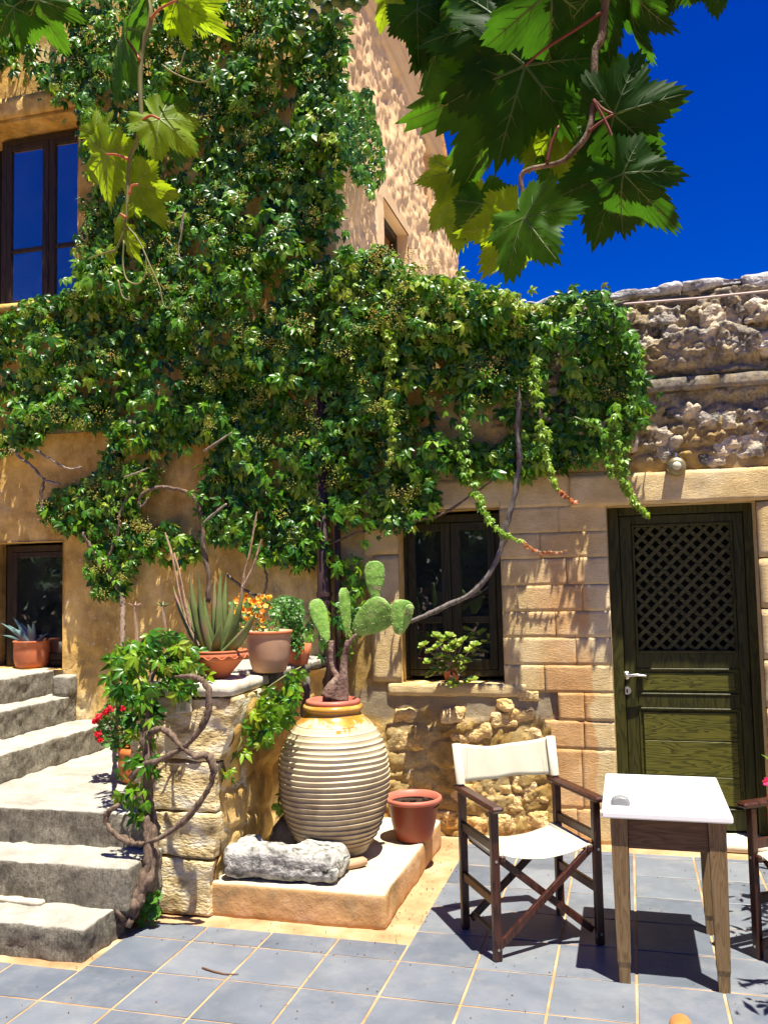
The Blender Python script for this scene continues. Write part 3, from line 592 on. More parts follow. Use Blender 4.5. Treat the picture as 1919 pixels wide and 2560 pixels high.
# door
yd = WY+.178
FX0, FX1 = sY(1521, 1400, yd-.035)[0]-.012, sY(1872, 1400, yd-.035)[0]
MB().box(DX0-.02, DX0+.068, yd-.035, yd+.07, DZ0, DZ1+.01, .004).box(DX1-.05, DX1+.03, yd-.035, yd+.07, DZ0, DZ1+.01, .004).box(DX0+.068, DX1-.05, yd-.034, yd+.069, DZ1-.05, DZ1+.01, .004).build('door_frame', M['door_z'], low)
reveal(DX0, DX1, 0, DZ1, WY-.01, WY+.26, M['ashlar'], low); room(DX0-.1, DX1+.1, -.02, DZ1+.05, yd+.10, yd+1., low)
def dX(x, y=1600): return sY(x, y, yd)[0]
def dZ(y): return sY(1700, y, yd)[2]
L0, L1 = DX0+.070, DX1-.052; lx0, lx1 = dX(1584, 1500), dX(1838, 1500)
zlt, zlb = dZ(1308), dZ(1632); zb0 = DZ0+.012; ztp = DZ1-.054
door = MB().box(L0, lx0, yd, yd+.045, zb0, ztp, .004).box(lx1, L1, yd, yd+.045, zb0, ztp, .004).box(lx0, lx1, yd+.001, yd+.044, zlt, ztp, .003).box(lx0, lx1, yd+.001, yd+.044, dZ(1671), zlb, .003).box(lx0, lx1, yd+.001, yd+.044, dZ(1770), dZ(1738), .003).box(lx0, lx1, yd+.001, yd+.044, zb0, dZ(2022), .003).build('door', M['door_z'], low)
# moulding round the lattice
m = MB(); t = .016
m.box(lx0, lx0+t, yd-.010, yd+.012, zlb, zlt, .004).box(lx1-t, lx1, yd-.010, yd+.012, zlb, zlt, .004).box(lx0+t, lx1-t, yd-.009, yd+.011, zlt-t, zlt, .004).box(lx0+t, lx1-t, yd-.009, yd+.011, zlb, zlb+t, .004); m.build('moulding', M['door_z'], door)
# lattice slats, both diagonals, cut to the opening
def clip(x0, x1, z0, z1, c, s):
    pts = []
    for x in (x0, x1):
        z = s*x+c
        if z0 <= z <= z1: pts.append((x, z))
    for z in (z0, z1):
        x = (z-c)/s
        if x0 < x < x1: pts.append((x, z))
    return sorted(pts)[:: max(1, len(pts)-1)][:2] if len(pts) >= 2 else None
pitch = (dX(1700)-dX(1665.2)); lw_ = .0225
for s, yy in ((1, yd+.014), (-1, yd+.0225)):
    c = -3
    while c < 4:
        q = clip(lx0+.002, lx1-.002, zlb+.002, zlt-.002, c, s)
        if q and math.dist(*q) > .02:
            MB().bar((q[0][0], yy, q[0][1]), (q[1][0], yy, q[1][1]), lw_*1.03, .008, (0, -1, 0), .0012).build('slat', M['lattice'], door)
        c += pitch
# raised panels
def panel(x0, x1, z0, z1, inset=.032, boards=None):
    MB().box(x0, x1, yd+.018, yd+.030, z0, z1).build('panel_bed', M['door_x'], door)
    t = .012; MB().box(x0, x0+t, yd-.004, yd+.018, z0, z1, .003).box(x1-t, x1, yd-.004, yd+.018, z0, z1, .003).box(x0+t, x1-t, yd-.003, yd+.017, z1-t, z1, .003).box(x0+t, x1-t, yd-.003, yd+.017, z0, z0+t, .003).build('moulding', M['door_z'], door)
    a, b_, c, d = x0+inset, x1-inset, z0+inset, z1-inset
    zs = boards or [c, d]; zs = [c]+[z for z in zs if c+.02 < z < d-.02]+[d]
    for k in range(len(zs)-1):
        q0, q1 = zs[k]+(.001 if k else 0), zs[k+1]-.001
        MB().box(a, b_, yd+.004, yd+.020, q0, q1, .004).build('board', M['door_x'], door)
panel(lx0, lx1, dZ(1738), dZ(1671), .026)
panel(lx0, lx1, dZ(2022), dZ(1770), .026, [dZ(1940), dZ(1852)])
hp = sY(1565, 1688, yd); m = MB()
def disc(m, c, r, y0, y1, n=20):
    v = [(c[0]+r*math.cos(2*math.pi*k/n), y, c[2]+r*math.sin(2*math.pi*k/n)) for y in (y0, y1) for k in range(n)]
    return m.add(v, [tuple(range(n)), tuple(range(n, 2*n))[::-1]]+[(k, k+n, (k+1) % n+n, (k+1) % n) for k in range(n)])
disc(m, hp, .025, yd-.008, yd); m.tube([(hp[0], yd-.004, hp[2]), (hp[0], yd-.05, hp[2])], .009, 10)
m.tube(smooth_path([(hp[0]-.004, yd-.05, hp[2]), (hp[0]+.04, yd-.052, hp[2]+.006), (hp[0]+.085, yd-.05, hp[2]+.005), (hp[0]+.122, yd-.045, hp[2])]), [.010, .009, .008, .007], 10); m.build('door_handle', M['metal'], door, True)
kp = sY(1566.5, 1726, yd); m = MB(); disc(m, kp, .025, yd-.007, yd); m.build('lock_plate', M['metal'], door)
MB().box(kp[0]-.005, kp[0]+.005, yd-.009, yd-.006, kp[2]-.013, kp[2]+.009, .001).build('keyhole', M['dark'], door)
stone('threshold', DX0-.03, DX1+.06, WY-.05, WY+.27, 0, DZ0-.004, M['slab'], low, res=.04, amp=.006, rnd=.012, seed=15)
# wall lamp over the door
lp = sY(1689, 1168, WY-.03); lamp = empty('wall_lamp', lp, 'small round brass bulkhead lamp above the green door', 'lamp')
m = MB(); prof = [(.020, 0), (.052, .004), (.056, .012), (.054, .03), (.046, .042)]
def latheY(m, prof, c, n=28):
    v = []; f = []
    for r, h in prof:
        for k in range(n): a = 2*math.pi*k/n; v.append((c[0]+r*math.cos(a), c[1]-h, c[2]+r*math.sin(a)))
    for i in range(len(prof)-1):
        for k in range(n): k2 = (k+1) % n; f.append((i*n+k, i*n+k2, (i+1)*n+k2, (i+1)*n+k))
    f.append(tuple((len(prof)-1)*n+k for k in range(n))); return m.add(v, f)
bp_ = (lp[0], WY-.045, lp[2])
latheY(m, [(.02, -.06), (.056, -.05), (.058, 0.), (.056, .03), (.048, .045), (.030, .05)], bp_).build('lamp_body', simple('old_brass', [(.3, (.20, .17, .09)), (.7, (.32, .28, .15))], 20, .45, .5, .2, Metallic=.6), lamp, True)
latheY(MB(), [(.024, .045), (.026, .06), (.020, .075), (.008, .080)], bp_).build('bulb_glass', M['conduit'], lamp, True)
MB().tube([(lp[0]+.0, WY-.05, lp[2]+.05), (lp[0], WY-.05, lp[2]+.085)], .008).build('stem', M['metal'], lamp)
# drain pipe by the corner of the low house
dp = empty('drain_pipe', (-1.98, WY, 0), 'dark brown drain pipe running down the wall behind the cactus', 'pipe')
px_ = vY(700, 1250, WY-.08)[0]; MB().tube([(px_, WY-.08, .0), (px_, WY-.08, 2.9)], .046, 16).build('pipe', M['pipe'], dp, True)
MB().tube([(px_+.083, WY-.04, 0), (px_+.083, WY-.04, 2.9)], .024, 12).build('thin_pipe', M['pipe'], dp, True)
for z in (.55, 1.55): MB().lathe([(.052, -.015), (.054, -.014), (.054, .014), (.052, .015)], (px_, WY-.08, z), 16).build('collar', M['pipe'], dp)
# cable under the roof edge
c0, c1 = vY(1345, 657, WY-.14), vY(1670, 627, WY-.14); MB().tube([c0, (c0+c1)/2+np.array([0, 0, -.006]), c1, c1+(c1-c0)*.8], .0075, 8).build('roof_cable', M['cable'])
tag(bpy.data.objects['roof_cable'], 'pale straight rod running below the rough roof edge of the low house', 'rod')

# ------------------------------------------------------------------ steps
st = empty('stone_steps', (-2.9, .3, 0), 'flight of worn grey stone steps turning up to the lower left window', 'steps')
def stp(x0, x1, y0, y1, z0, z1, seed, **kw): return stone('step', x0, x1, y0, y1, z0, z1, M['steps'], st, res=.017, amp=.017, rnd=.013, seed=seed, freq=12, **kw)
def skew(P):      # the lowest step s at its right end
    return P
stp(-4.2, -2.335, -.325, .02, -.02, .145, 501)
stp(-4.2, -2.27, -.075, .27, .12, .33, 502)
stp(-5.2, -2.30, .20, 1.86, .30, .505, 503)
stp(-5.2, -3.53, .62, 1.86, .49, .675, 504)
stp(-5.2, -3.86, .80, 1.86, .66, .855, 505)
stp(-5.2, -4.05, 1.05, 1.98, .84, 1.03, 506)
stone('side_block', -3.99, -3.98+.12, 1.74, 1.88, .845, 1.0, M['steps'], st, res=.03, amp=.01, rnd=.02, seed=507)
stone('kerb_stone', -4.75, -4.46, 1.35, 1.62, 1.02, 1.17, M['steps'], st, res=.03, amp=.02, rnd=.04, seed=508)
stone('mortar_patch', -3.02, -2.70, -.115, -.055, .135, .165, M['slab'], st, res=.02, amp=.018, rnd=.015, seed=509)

# ------------------------------------------------------------------ pillar / planter wall
PY = .27
pil = empty('pillar_wall', (-2.2, PY, 0), 'rough stone planter wall with a flat top carrying the aloe and flower pots', 'wall')
edge = [(2286, 523), (2212, 526), (2107, 542), (1988, 542), (1913, 547), (1839, 574), (1730, 584)]
ez = [(sY(x, y, PY)[2], sY(x, y, PY)[0]) for y, x in edge]
def ex(z): return float(np.interp(z, [a for a, _ in ez], [b for _, b in ez]))
zt = 1.075; pz = [0]+[sY(450, y, PY)[2] for y in (2146, 2029, 1902)]+[zt]
for k in range(4):
    z0, z1 = pz[k], pz[k+1]
    def tp(P, z0=z0, z1=z1):
        Q = P.copy(); e = np.interp(P[:, 2], [a for a, _ in ez], [b for _, b in ez]); s = (P[:, 0]+2.46)/(.5); Q[:, 0] = -2.46+s*(e+2.46); return Q
    stone('stone_block', -2.46, -1.96, PY-random.uniform(0, .012), PY+.36, z0+.0015, z1-.0015, M['pale_block'], pil, res=.018, amp=.022, rnd=.006, seed=520+k, taper=tp)
def f_ps(u, v):
    P = np.stack([0*u, u, v], -1); e = np.interp(v, [a for a, _ in ez], [b for _, b in ez])-.035*sstep(.3, .7, u-PY)
    F1, E_, C = worley(u/.3+.3*vnoise(P*4, 80), v/.2+.3*vnoise(P*4, 81), 82); d = .03*sstep(.05, .35, E_)*(.4+C)*.8+.025*fbm(P*6, 5, 83)+.004
    return np.stack([e-.01+d, u, v], -1)
grid_mesh('side_face', lines(PY+.05, WY, .018), lines(0, zt, .018), f_ps, M['plaster'], pil)
grid_mesh('side_face_left', lines(PY+.05, WY, .2), lines(0, zt, .2), lambda u, v: np.stack([0*u-2.33, u, v], -1), M['plaster'], pil)
stone('cap_stone', -2.42, -1.885, PY-.02, PY+.50, zt, 1.145, M['slab'], pil, res=.03, amp=.014, rnd=.02, seed=530)
stone('cap_stone', -2.42, -1.87, PY+.503, PY+1.05, zt, 1.15, M['steps'], pil, res=.03, amp=.012, rnd=.02, seed=531)
stone('cap_stone', -2.42, -1.90, PY+1.053, WY-.01, zt, 1.14, M['steps'], pil, res=.03, amp=.012, rnd=.02, seed=532)
jp = vY(397, 1521, PY-.02)
jb = empty('junction_box', jp, 'small cream plastic switch box on the front of the stone pillar', 'box')
MB().box(jp[0]-.036, jp[0]+.036, PY-.036, PY+.004, jp[2]-.042, jp[2]+.042, .004).build('box_body', M['conduit'], jb)
MB().box(jp[0]-.022, jp[0]+.022, PY-.041, PY-.0361, jp[2]-.030, jp[2]+.030, .002).build('box_cover', simple('olive_plastic', [(.3, (.26, .28, .13)), (.7, (.32, .34, .17))], 5, .4, .4, .03), jb)

# ------------------------------------------------------------------ plinth with the things on it
pl = stone('plinth', -2.055, -1.135, .305, 1.62, -.01, .165, simple('ochre_plinth', [(.3, (.5, .28, .1)), (.7, (.7, .4, .2))]), None, res=.022, amp=.010, rnd=.014, seed=540)
def m_plinth():
    b = NB('plinth_plaster'); co = b.pos(); g = b.n('ShaderNodeNewGeometry'); sx = b.n('ShaderNodeSeparateXYZ'); b.l(g.outputs['Normal'], sx.inputs[0])
    top = b.ramp(b.noise(co, 5, 6), [(.3, (.42, .37, .26)), (.6, (.56, .50, .38))]); side = b.ramp(b.noise(co, 4.5, 7, .65), [(.3, (.30, .22, .12)), (.45, (.48, .28, .12)), (.58, (.56, .34, .17)), (.72, (.62, .48, .32))])
    c = b.mix(b.ramp(b.math('ADD', sx.outputs[2], b.math('MULTIPLY', b.math('SUBTRACT', b.noise(co, 12, 4), .5), .5)), [(.45, 0.), (.7, 1.)]), side, top)
    return b.fin(c, .93, .1, b.bump(b.noise(co, 22, 8, .65), .5, .015))
pl.data.materials[0] = m_plinth(); tag(pl, 'low ochre plastered plinth with a pale top under the big ribbed jar', 'plinth')
# ------------------------------------------------------------------ table
tb = empty('table', (.14, .30, 0), 'small wooden table with a plain white top standing before the green door', 'table')
MB().box(-.112, .392, -.048, .655, .660, .688, .006).build('table_top', M['white'], tb)
def frust(m, cx, cy, z0, z1, a0, a1, b0, b1):
    v = []
    for z, a, b_ in ((z0, a0, b0), (z1, a1, b1)): v += [(cx-a, cy-b_, z), (cx+a, cy-b_, z), (cx+a, cy+b_, z), (cx-a, cy+b_, z)]
    return m.add(v, [(3, 2, 1, 0), (4, 5, 6, 7), (0, 1, 5, 4), (1, 2, 6, 5), (2, 3, 7, 6), (3, 0, 4, 7)])
for cx, cy in ((-.045, .010), (.333, .010), (.333, .590), (-.045, .590)):
    m = MB(); frust(m, cx, cy, .085, .658, .026, .034, .026, .034); frust(m, cx, cy, .062, .085, .0225, .026, .0225, .026); frust(m, cx, cy, 0, .062, .0215, .0225, .0215, .0225); m.build('leg', M['tablewood'], tb)
aw = m_wood('apron_wood', (.085, .045, .022), (.16, .09, .045), .6, 2., 'x')
for (x0, x1, y0, y1) in ((-.012, .300, -.012, .012), (-.012, .300, .588, .612), (-.068, -.046, .042, .558), (.334, .356, .042, .558)): MB().box(x0, x1, y0, y1, .535, .656, .003).build('apron', aw, tb)
mp = sZ(1550, 2010, .69); mo = MB(); n = 20
prof = [(1., 0.), (1., .006), (.95, .016), (.8, .026), (.5, .032), (.0, .034)]
v = []; f = []
for r, h in prof:
    for k in range(n): a = 2*math.pi*k/n; v.append((mp[0]+r*.040*math.cos(a), mp[1]+max(-.022, r*.045*math.sin(a))*(1 if math.sin(a) > 0 else 1), .6885+h*(1.05 if math.sin(a) > -.6 else 1)))
for i in range(len(prof)-1):
    for k in range(n): k2 = (k+1) % n; f.append((i*n+k, i*n+k2, (i+1)*n+k2, (i+1)*n+k))
f.append(tuple(range(n))[::-1]); tag(MB().add(v, f).build('gadget', M['greyplast'], None, True), 'small grey domed plastic gadget lying on the white table top', 'gadget')

# ------------------------------------------------------------------ director's chairs
def make_chair():
    t = empty('folding_chair', (0, 0, 0)); W_, D_ = .248, .185; p = .0185
    def post(x, y, z1, name='leg'): return MB().box(x-p, x+p, y-p*.8, y+p*.8, 0, z1, .004).build(name, M['mahog'], t)
    for x in (-W_, W_):
        post(x, -D_, .632); post(x, D_, .632)
        MB().bar((x, D_-.005, .63), (x*1.01, D_+.045, .842), .026, .018, (0, -1, 0), .004).build('back_post', M['mahog'], t)
        m = MB(); m.box(x-.029, x+.029, -D_-.055, D_+.05, .632, .658, .009); m.build('armrest', M['mahog'], t)
        for z in (.225, .455): MB().box(x-.011, x+.011, -D_+p*.8, D_-p*.8, z, z+.040, .003).build('side_rail', M['mahog'], t)
        MB().box(x*.86-.014, x*.86+.014, -D_-.012, D_+.012, .408, .438, .006).build('seat_rail', M['mahog'], t)
        for z in (.05, .42):
            m = MB(); disc(m, (x, 0, z), .006, -D_-p*.8-.003, -D_-p*.8); m.build('screw', M['metal'], t)
    for y, o in ((-D_+.022, 0), (D_-.022, 0)):
        MB().bar((-W_+.016, y-.012, .055), (W_*.86, y-.012, .415), .032, .020, (0, -1, 0), .003).build('cross_leg', M['mahog'], t)
        MB().bar((W_-.016, y+.012, .055), (-W_*.86, y+.012, .415), .032, .020, (0, -1, 0), .003).build('cross_leg', M['mahog'], t)
    for x in (-W_+.03, W_-.03): MB().box(x-.010, x+.010, -D_+.03, D_-.03, .062, .088, .003).build('foot_rail', M['mahog'], t)
    def seat(u, v): s = u/(W_*.86); return np.stack([u, v, .441-.040*(1-s**2)-.004*np.cos(v*14)*(1-s**2)+.0015*vnoise(np.stack([u*30, v*30, 0*u], -1), 5)], -1)
    me = grid_mesh('seat_canvas', np.linspace(-W_*.86-.012, W_*.86+.012, 24), np.linspace(-D_+.004, D_-.004, 16), seat, M['canvas'], t)
    sm = me.modifiers.new('thick', 'SOLIDIFY'); sm.thickness = .003
    for x in (-W_*.86, W_*.86): MB().tube([(x, -D_+.002, .428), (x, D_-.002, .428)], .0175, 12).build('canvas_hem', M['canvas'], t, True)
    def back(u, v): s = u/W_; k = (v-.66)/.19; return np.stack([u*1.01, D_+.012+.045*(v-.63)/.21+.038*(1-s**2)*(1-.2*k)+.003*np.sin(u*40+v*9)*(1-s*s), v-.030*(1-s**2)*np.clip(k, 0, 1)**1.5+.004*(1-s*s)*np.sin(u*21)], -1)
    me = grid_mesh('back_canvas', np.linspace(-W_+.012, W_-.012, 30), np.linspace(.668, .848, 10), back, M['canvas'], t); sm = me.modifiers.new('thick', 'SOLIDIFY'); sm.thickness = .003
    for x in (-W_, W_):
        m = MB(); a = np.array([x, D_+.010, .668]); b_ = np.array([x*1.01, D_+.047, .848]); v = []
        for q in (a, b_):
            for k in range(14): an = 2*math.pi*k/14; v.append(q+np.array([.022*math.cos(an), .019*math.sin(an), 0]))
        m.add(v, [(k, (k+1) % 14, (k+1) % 14+14, k+14) for k in range(14)]+[tuple(range(14, 28))]); m.build('canvas_sleeve', M['canvas'], t, True)
        for y, z0, z1 in ((.0, .672, .844),): MB().box(x*.84-.0006, x*.84+.0006, D_+.02, D_+.0215, z0, z1).build('seam', M['canvas'], t)
    return t
ch = make_chair(); parts = [o for o in bpy.data.objects if o.parent == ch]
ch.location = (-.462, .377, 0); ch.rotation_euler.z = R(32); tag(ch, 'dark wooden folding chair with cream canvas seat and back, left of the white table', 'chair', 'canvas folding chairs round the table')
c2 = ch.copy(); COL.objects.link(c2); c2.location = (.800, .268, 0); c2.rotation_euler.z = R(-53); c2['label'] = 'second dark wooden canvas chair right of the white table, cut off by the right edge'
for o in parts: q = o.copy(); COL.objects.link(q); q.parent = c2

# ------------------------------------------------------------------ sandal tip at the lower edge
sp = sZ(1692, 2556, 0); sh = empty('sandal', (sp[0], sp[1]-.05, 0), 'tip of a tan leather shoe resting on the tiles at the lower edge', 'shoe')
L = .25; v = []; f = []; N = 18
def shoe(scale, z0, hs, name, mat, ln=1.):
    v = []; f = []
    for i in range(13):
        t = i/12; y = -L*(1-t); wd = .040*math.sqrt(max(0, 1-max(0, (t-.62)/.38)**2.2))*(.72+.28*math.sin(math.pi*min(1, t*1.1))) if t < 1 else .002
        h = hs(t)
        for k in range(N): a = 2*math.pi*k/N; v.append((sp[0]+.012*t+wd*scale*math.cos(a), sp[1]+.004+y+(scale-1)*.10, z0+h*(.5+.5*math.sin(a))))
    for i in range(12):
        for k in range(N): f.append((i*N+k, i*N+(k+1) % N, (i+1)*N+(k+1) % N, (i+1)*N+k))
    f.append(tuple(range(N))[::-1]); f.append(tuple(12*N+k for k in range(N))); return MB().add(v, f).build(name, mat, sh, True)
shoe(1.16, 0, lambda t: .020, 'sole', M['canvas']); shoe(1., .018, lambda t: .070*(1-t)**.6+.016*(1-t*.6), 'upper', M['leather'])

# ------------------------------------------------------------------ pots
def at_px(px): return px*K*4.4/F_PX
def potprof(h, rb, rt_, lip=.012, lh=.02, th=.010):
    return [(rb*.2, 0), (rb*.97, 0), (rb, .006), (rb+(rt_-rb)*.35, h*.3), (rb+(rt_-rb)*.72, h*.65), (rt_, h-lh), (rt_+lip, h-lh+.002), (rt_+lip*1.15, h-lh*.5), (rt_+lip*.8, h), (rt_-th*.4, h+.001), (rt_-th, h-.004), (rt_-th*1.3, h*.82), (.002, h*.80)]
VY0 = .84; vc = sY(838, 2100, VY0); VX = vc[0]
dep = float(np.dot(np.array([VX, VY0, .6])-CAM, fw)); kv = K*dep/F_PX
def vz(y): return float(sY(838, y*K, VY0)[2])
jar = empty('clay_jar', (VX, VY0, .165), 'huge ribbed clay storage jar with honey glazed shoulder on the plinth', 'jar')
ctl = [(1852, 50), (1835, 66), (1815, 80), (1790, 96), (1762, 107), (1735, 113), (1700, 117), (1665, 118), (1635, 115), (1610, 109), (1588, 100), (1570, 90), (1555, 77), (1547, 66), (1540, 60)]
zz = np.array([vz(y) for y, _ in ctl]); rr = np.array([r*kv for _, r in ctl]); zz[0] = .195
prof = [(.002, .195), (rr[0]*.9, .195)]
zs = np.linspace(zz[0], zz[-1], 300); rs = np.interp(zs, zz, rr); rs = np.convolve(np.pad(rs, 9, 'edge'), np.ones(19)/19, 'valid')
za, zb_ = vz(1822), vz(1562); NR = 23
for z, r in zip(zs, rs):
    ph = (z-za)/(zb_-za)*NR
    if 0 < ph < NR: p_ = ph % 1; r += .0115*(p_**1.7 if p_ < .85 else (1-p_)/.15)*min(1, (NR-ph)/3+.3)-.004
    prof.append((r, z))
zn = zz[-1]
prof += [(rr[-1]+.002, zn+.004), (rr[-1]-.002, zn+.014), (rr[-1]+.010, zn+.020), (rr[-1]+.015, zn+.032), (rr[-1]+.012, zn+.046), (rr[-1]-.004, zn+.052), (rr[-1]-.02, zn+.048)]
m = MB(); m.lathe([(r, z) for r, z in prof], (VX, VY0, 0), 96, .013, seed=1.3); m.build('jar_body', M['vase'], jar, True)
MB().lathe([(rr[-1]-.026, zn+.03), (rr[-1]-.006, zn+.050), (rr[-1]-.001, zn+.062), (rr[-1]-.006, zn+.074), (rr[-1]-.018, zn+.078), (rr[-1]-.03, zn+.072), (rr[-1]-.035, zn+.02), (.002, zn+.018)], (VX, VY0, 0), 56, .002).build('inner_pot', M['rimplast'], jar, True)
MB().lathe([(rr[-1]-.036, zn+.05), (.05, zn+.062), (.002, zn+.06)], (VX, VY0, 0), 30, .01).build('soil', M['potsoil'], jar)
# broken bricks under the jar
for k, (x, y, w_, d_, rz, z1) in enumerate([(885, 2165, .14, .06, 48, .205), (830, 2185, .12, .05, -6, .190), (720, 2110, .10, .07, 30, .21)]):
    p = sZ(x, y, .17); o = stone('brick', -w_/2, w_/2, -d_/2, d_/2, 0, z1-.166, M['beige'], None, res=.02, amp=.006, rnd=.008, seed=600+k)
    o.location = (p[0], p[1], .166); o.rotation_euler.z = R(rz)
    tag(o, ['pale broken brick wedged under the right side of the jar', 'flat brown brick lying before the foot of the jar', 'brick half hidden behind the stone trough'][k], 'brick')
p = sY(725, 2075, .80); stone('boulder', p[0]-.11, p[0]+.09, .72, .92, .16, .36, M['darkstone'], None, res=.025, amp=.03, rnd=.09, seed=610); tag(bpy.data.objects['boulder'], 'dark rounded stone in shade between trough and jar', 'stone')
def troughT(P):
    Q = P.copy(); xc, yc = -1.69, .42
    s = (P[:, 0]+1.985)/.60; hol = sstep(.16, .26, s)*sstep(.62, .50, s)*sstep(.43, .48, P[:, 1])*sstep(.20, .30, P[:, 2]); Q[:, 2] -= hol*.11
    Q[:, 2] += .014*np.sin(s*5)*(P[:, 2] > .25)-.012*(P[:, 2] > .25); Q[:, 1] += .03*s
    e = sstep(.9, 1., s)*sstep(.25, .33, P[:, 2]); Q[:, 2] -= e*.03; return Q
tr = stone('stone_trough', -1.985, -1.39, .315, .60, .168, .335, M['greystone'], None, res=.010, amp=.016, rnd=.05, seed=620, freq=17, taper=troughT); tag(tr, 'old grey pitted stone trough lying on the plinth before the jar', 'trough')
pc = (-1.205, 1.20, .166); po = empty('plastic_pot', pc, 'brown plastic flower pot with only soil in it, right of the jar', 'pot')
MB().lathe([(.02, 0), (.098, 0), (.103, .004), (.125, .09), (.142, .19), (.146, .21)], pc, 48).build('pot', M['plast'], po, True)
MB().lathe([(.146, .208), (.160, .210), (.166, .218), (.164, .232), (.156, .238), (.146, .234), (.138, .20)], pc, 48).build('rim', M['rimplast'], po, True)
MB().lathe([(.14, .19), (.08, .200), (.03, .195), (.002, .20)], pc, 24, .04).build('soil', M['potsoil'], po)
for k in range(7): MB().add(*rockbox(-.018, .018, -.015, .015, 0, .03, res=.012, amp=.02, rnd=.012, seed=k)).build('clod', M['potsoil'], po).location = Vector((random.uniform(-.06, .07), random.uniform(-.05, .05), .195))
for o in bpy.data.objects:
    if o.name.startswith('clod'): o.matrix_parent_inverse = Matrix()

# ------------------------------------------------------------------ leaves in bulk
def rotmats(tip, nrm):
    """columns x, y=tip, z=normal"""
    t = tip/np.linalg.norm(tip, axis=1, keepdims=True); n = nrm-t*np.sum(nrm*t, 1, keepdims=True); n /= np.linalg.norm(n, axis=1, keepdims=True)+1e-9
    return np.stack([np.cross(t, n), t, n], 2)
def batch(name, tv, tf, Mx, T, sc_, tint, mat, parent=None):
    tv = np.asarray(tv); tf = np.asarray(tf); n = len(T); k = len(tv)
    P = np.einsum('nij,kj->nki', Mx, tv)*np.asarray(sc_)[:, None, None]+T[:, None, :]
    F = (tf[None]+np.arange(n)[:, None, None]*k).reshape(-1, 3)
    return fast_mesh(name, P.reshape(-1, 3), F, mat, parent, False, np.repeat(tint, k))
def leaflet(L=1., w=.22, fold=.06, droop=.25):
    v = [(0, 0, 0), (-w*.75, .30*L, fold), (-w, .60*L, fold*.9), (0, L, 0), (w, .60*L, fold*.9), (w*.75, .30*L, fold), (0, .32*L, 0), (0, .64*L, 0)]
    v = [(x, y, z-droop*y*y) for x, y, z in v]; return v, [(0, 6, 1), (1, 6, 7), (1, 7, 2), (2, 7, 3), (3, 7, 4), (4, 7, 5), (5, 7, 6), (5, 6, 0)]
def palmate(n=5, spread=70, sizes=(.62, .88, 1, .88, .62), w=.21, droop=.3, dip=.10):
    V, F = [], []
    for k in range(n):
        a = R(-spread+2*spread*k/(n-1)) if n > 1 else 0; v, f = leaflet(sizes[k], w*sizes[k]**.5, .085, droop); o = len(V)
        for x, y, z in v: V.append((x*math.cos(a)+y*math.sin(a), -x*math.sin(a)+y*math.cos(a), z-dip*y*abs(math.sin(a))))
        F += [tuple(i+o for i in q) for q in f]
    return V, F
PALM = palmate(spread=100, w=.19, droop=.42); PALM3 = palmate(3, 50, (.8, 1, .8), .24)
def inpoly(px, py, poly):
    r = np.zeros(len(px), bool); n = len(poly); j = n-1
    for i in range(n):
        xi, yi = poly[i]; xj, yj = poly[j]
        c = ((yi > py) != (yj > py)) & (px < (xj-xi)*(py-yi)/(yj-yi+1e-12)+xi); r ^= c; j = i
    return r
def scatter(poly, n, holes=(), noise=None, seed=0):
    rs = np.random.RandomState(seed); P = np.array(poly); lo, hi = P.min(0), P.max(0); out = np.zeros((0, 2))
    while len(out) < n:
        q = rs.uniform(lo, hi, (n*2, 2)); ok = inpoly(q[:, 0], q[:, 1], poly)
        for hp_, keep in holes: ok &= ~inpoly(q[:, 0], q[:, 1], hp_) | (rs.rand(len(q)) < keep)
        if noise is not None: ok &= rs.rand(len(q)) < noise(q)
        out = np.vstack([out, q[ok]])
    return out[:n], rs
def surf(q, off):
    """points of the front wall plane moved towards the court by off"""
    d = rt[None]*(q[:, :1]*K-959.5)/F_PX-up[None]*(q[:, 1:]*K-1280)/F_PX+fw[None]
    t = (WY-off-CAM[1])/d[:, 1]; return CAM+d*t[:, None]
# ------------------------------------------------------------------ the creeper
cr = empty('creeper_vine', vZ(325, 1985, 0), 'huge five leaved creeper climbing both houses from a twisted trunk by the steps', 'vine')
cr.location = tuple(vZ(325, 1985, 0))
main = [(-60, 40), (60, 60), (120, 25), (190, -20), (745, -20), (748, 90), (738, 190), (715, 260), (722, 420), (705, 500), (760, 545), (830, 540), (890, 600), (940, 640), (1000, 605), (1060, 625), (1140, 668), (1215, 632), (1300, 632), (1345, 680), (1385, 760), (1390, 840), (1375, 900), (1345, 985), (1290, 990), (1240, 1000), (1180, 1010),
        (1150, 960), (1120, 900), (1060, 880), (1000, 860), (965, 880), (985, 950), (960, 1000), (900, 990), (930, 1040), (945, 1095), (880, 1120), (800, 1150), (735, 1110), (690, 1080), (690, 1200), (640, 1225), (560, 1200), (500, 1165), (452, 1140), (440, 1080), (440, 1000), (470, 955), (430, 940), (350, 975), (300, 1010), (255, 1030), (215, 1010), (235, 950), (250, 918), (100, 920), (85, 955), (-60, 1000), (-60, 690), (70, 655), (150, 620), (172, 560), (182, 480), (196, 420), (172, 300), (158, 215), (110, 190), (60, 150), (-60, 150)]
holes = [([(345, 760), (400, 770), (400, 830), (350, 860), (320, 840)], .45), ([(240, 870), (340, 870), (330, 900), (230, 890)], .5), ([(690, 280), (735, 280), (725, 500), (690, 480)], .4), ([(560, 820), (680, 860), (640, 960), (560, 900)], .75), ([(420, 940), (470, 945), (440, 1000), (400, 985)], .5), ([(1170, 740), (1230, 760), (1200, 860), (1165, 830)], .25), ([(860, 830), (1100, 850), (1080, 930), (900, 920)], .2)]
def clump(q, s=70., seed=5): return fbm(np.stack([q[:, 0]/s, q[:, 1]/s, 0*q[:, 0]], 1), 3, seed)
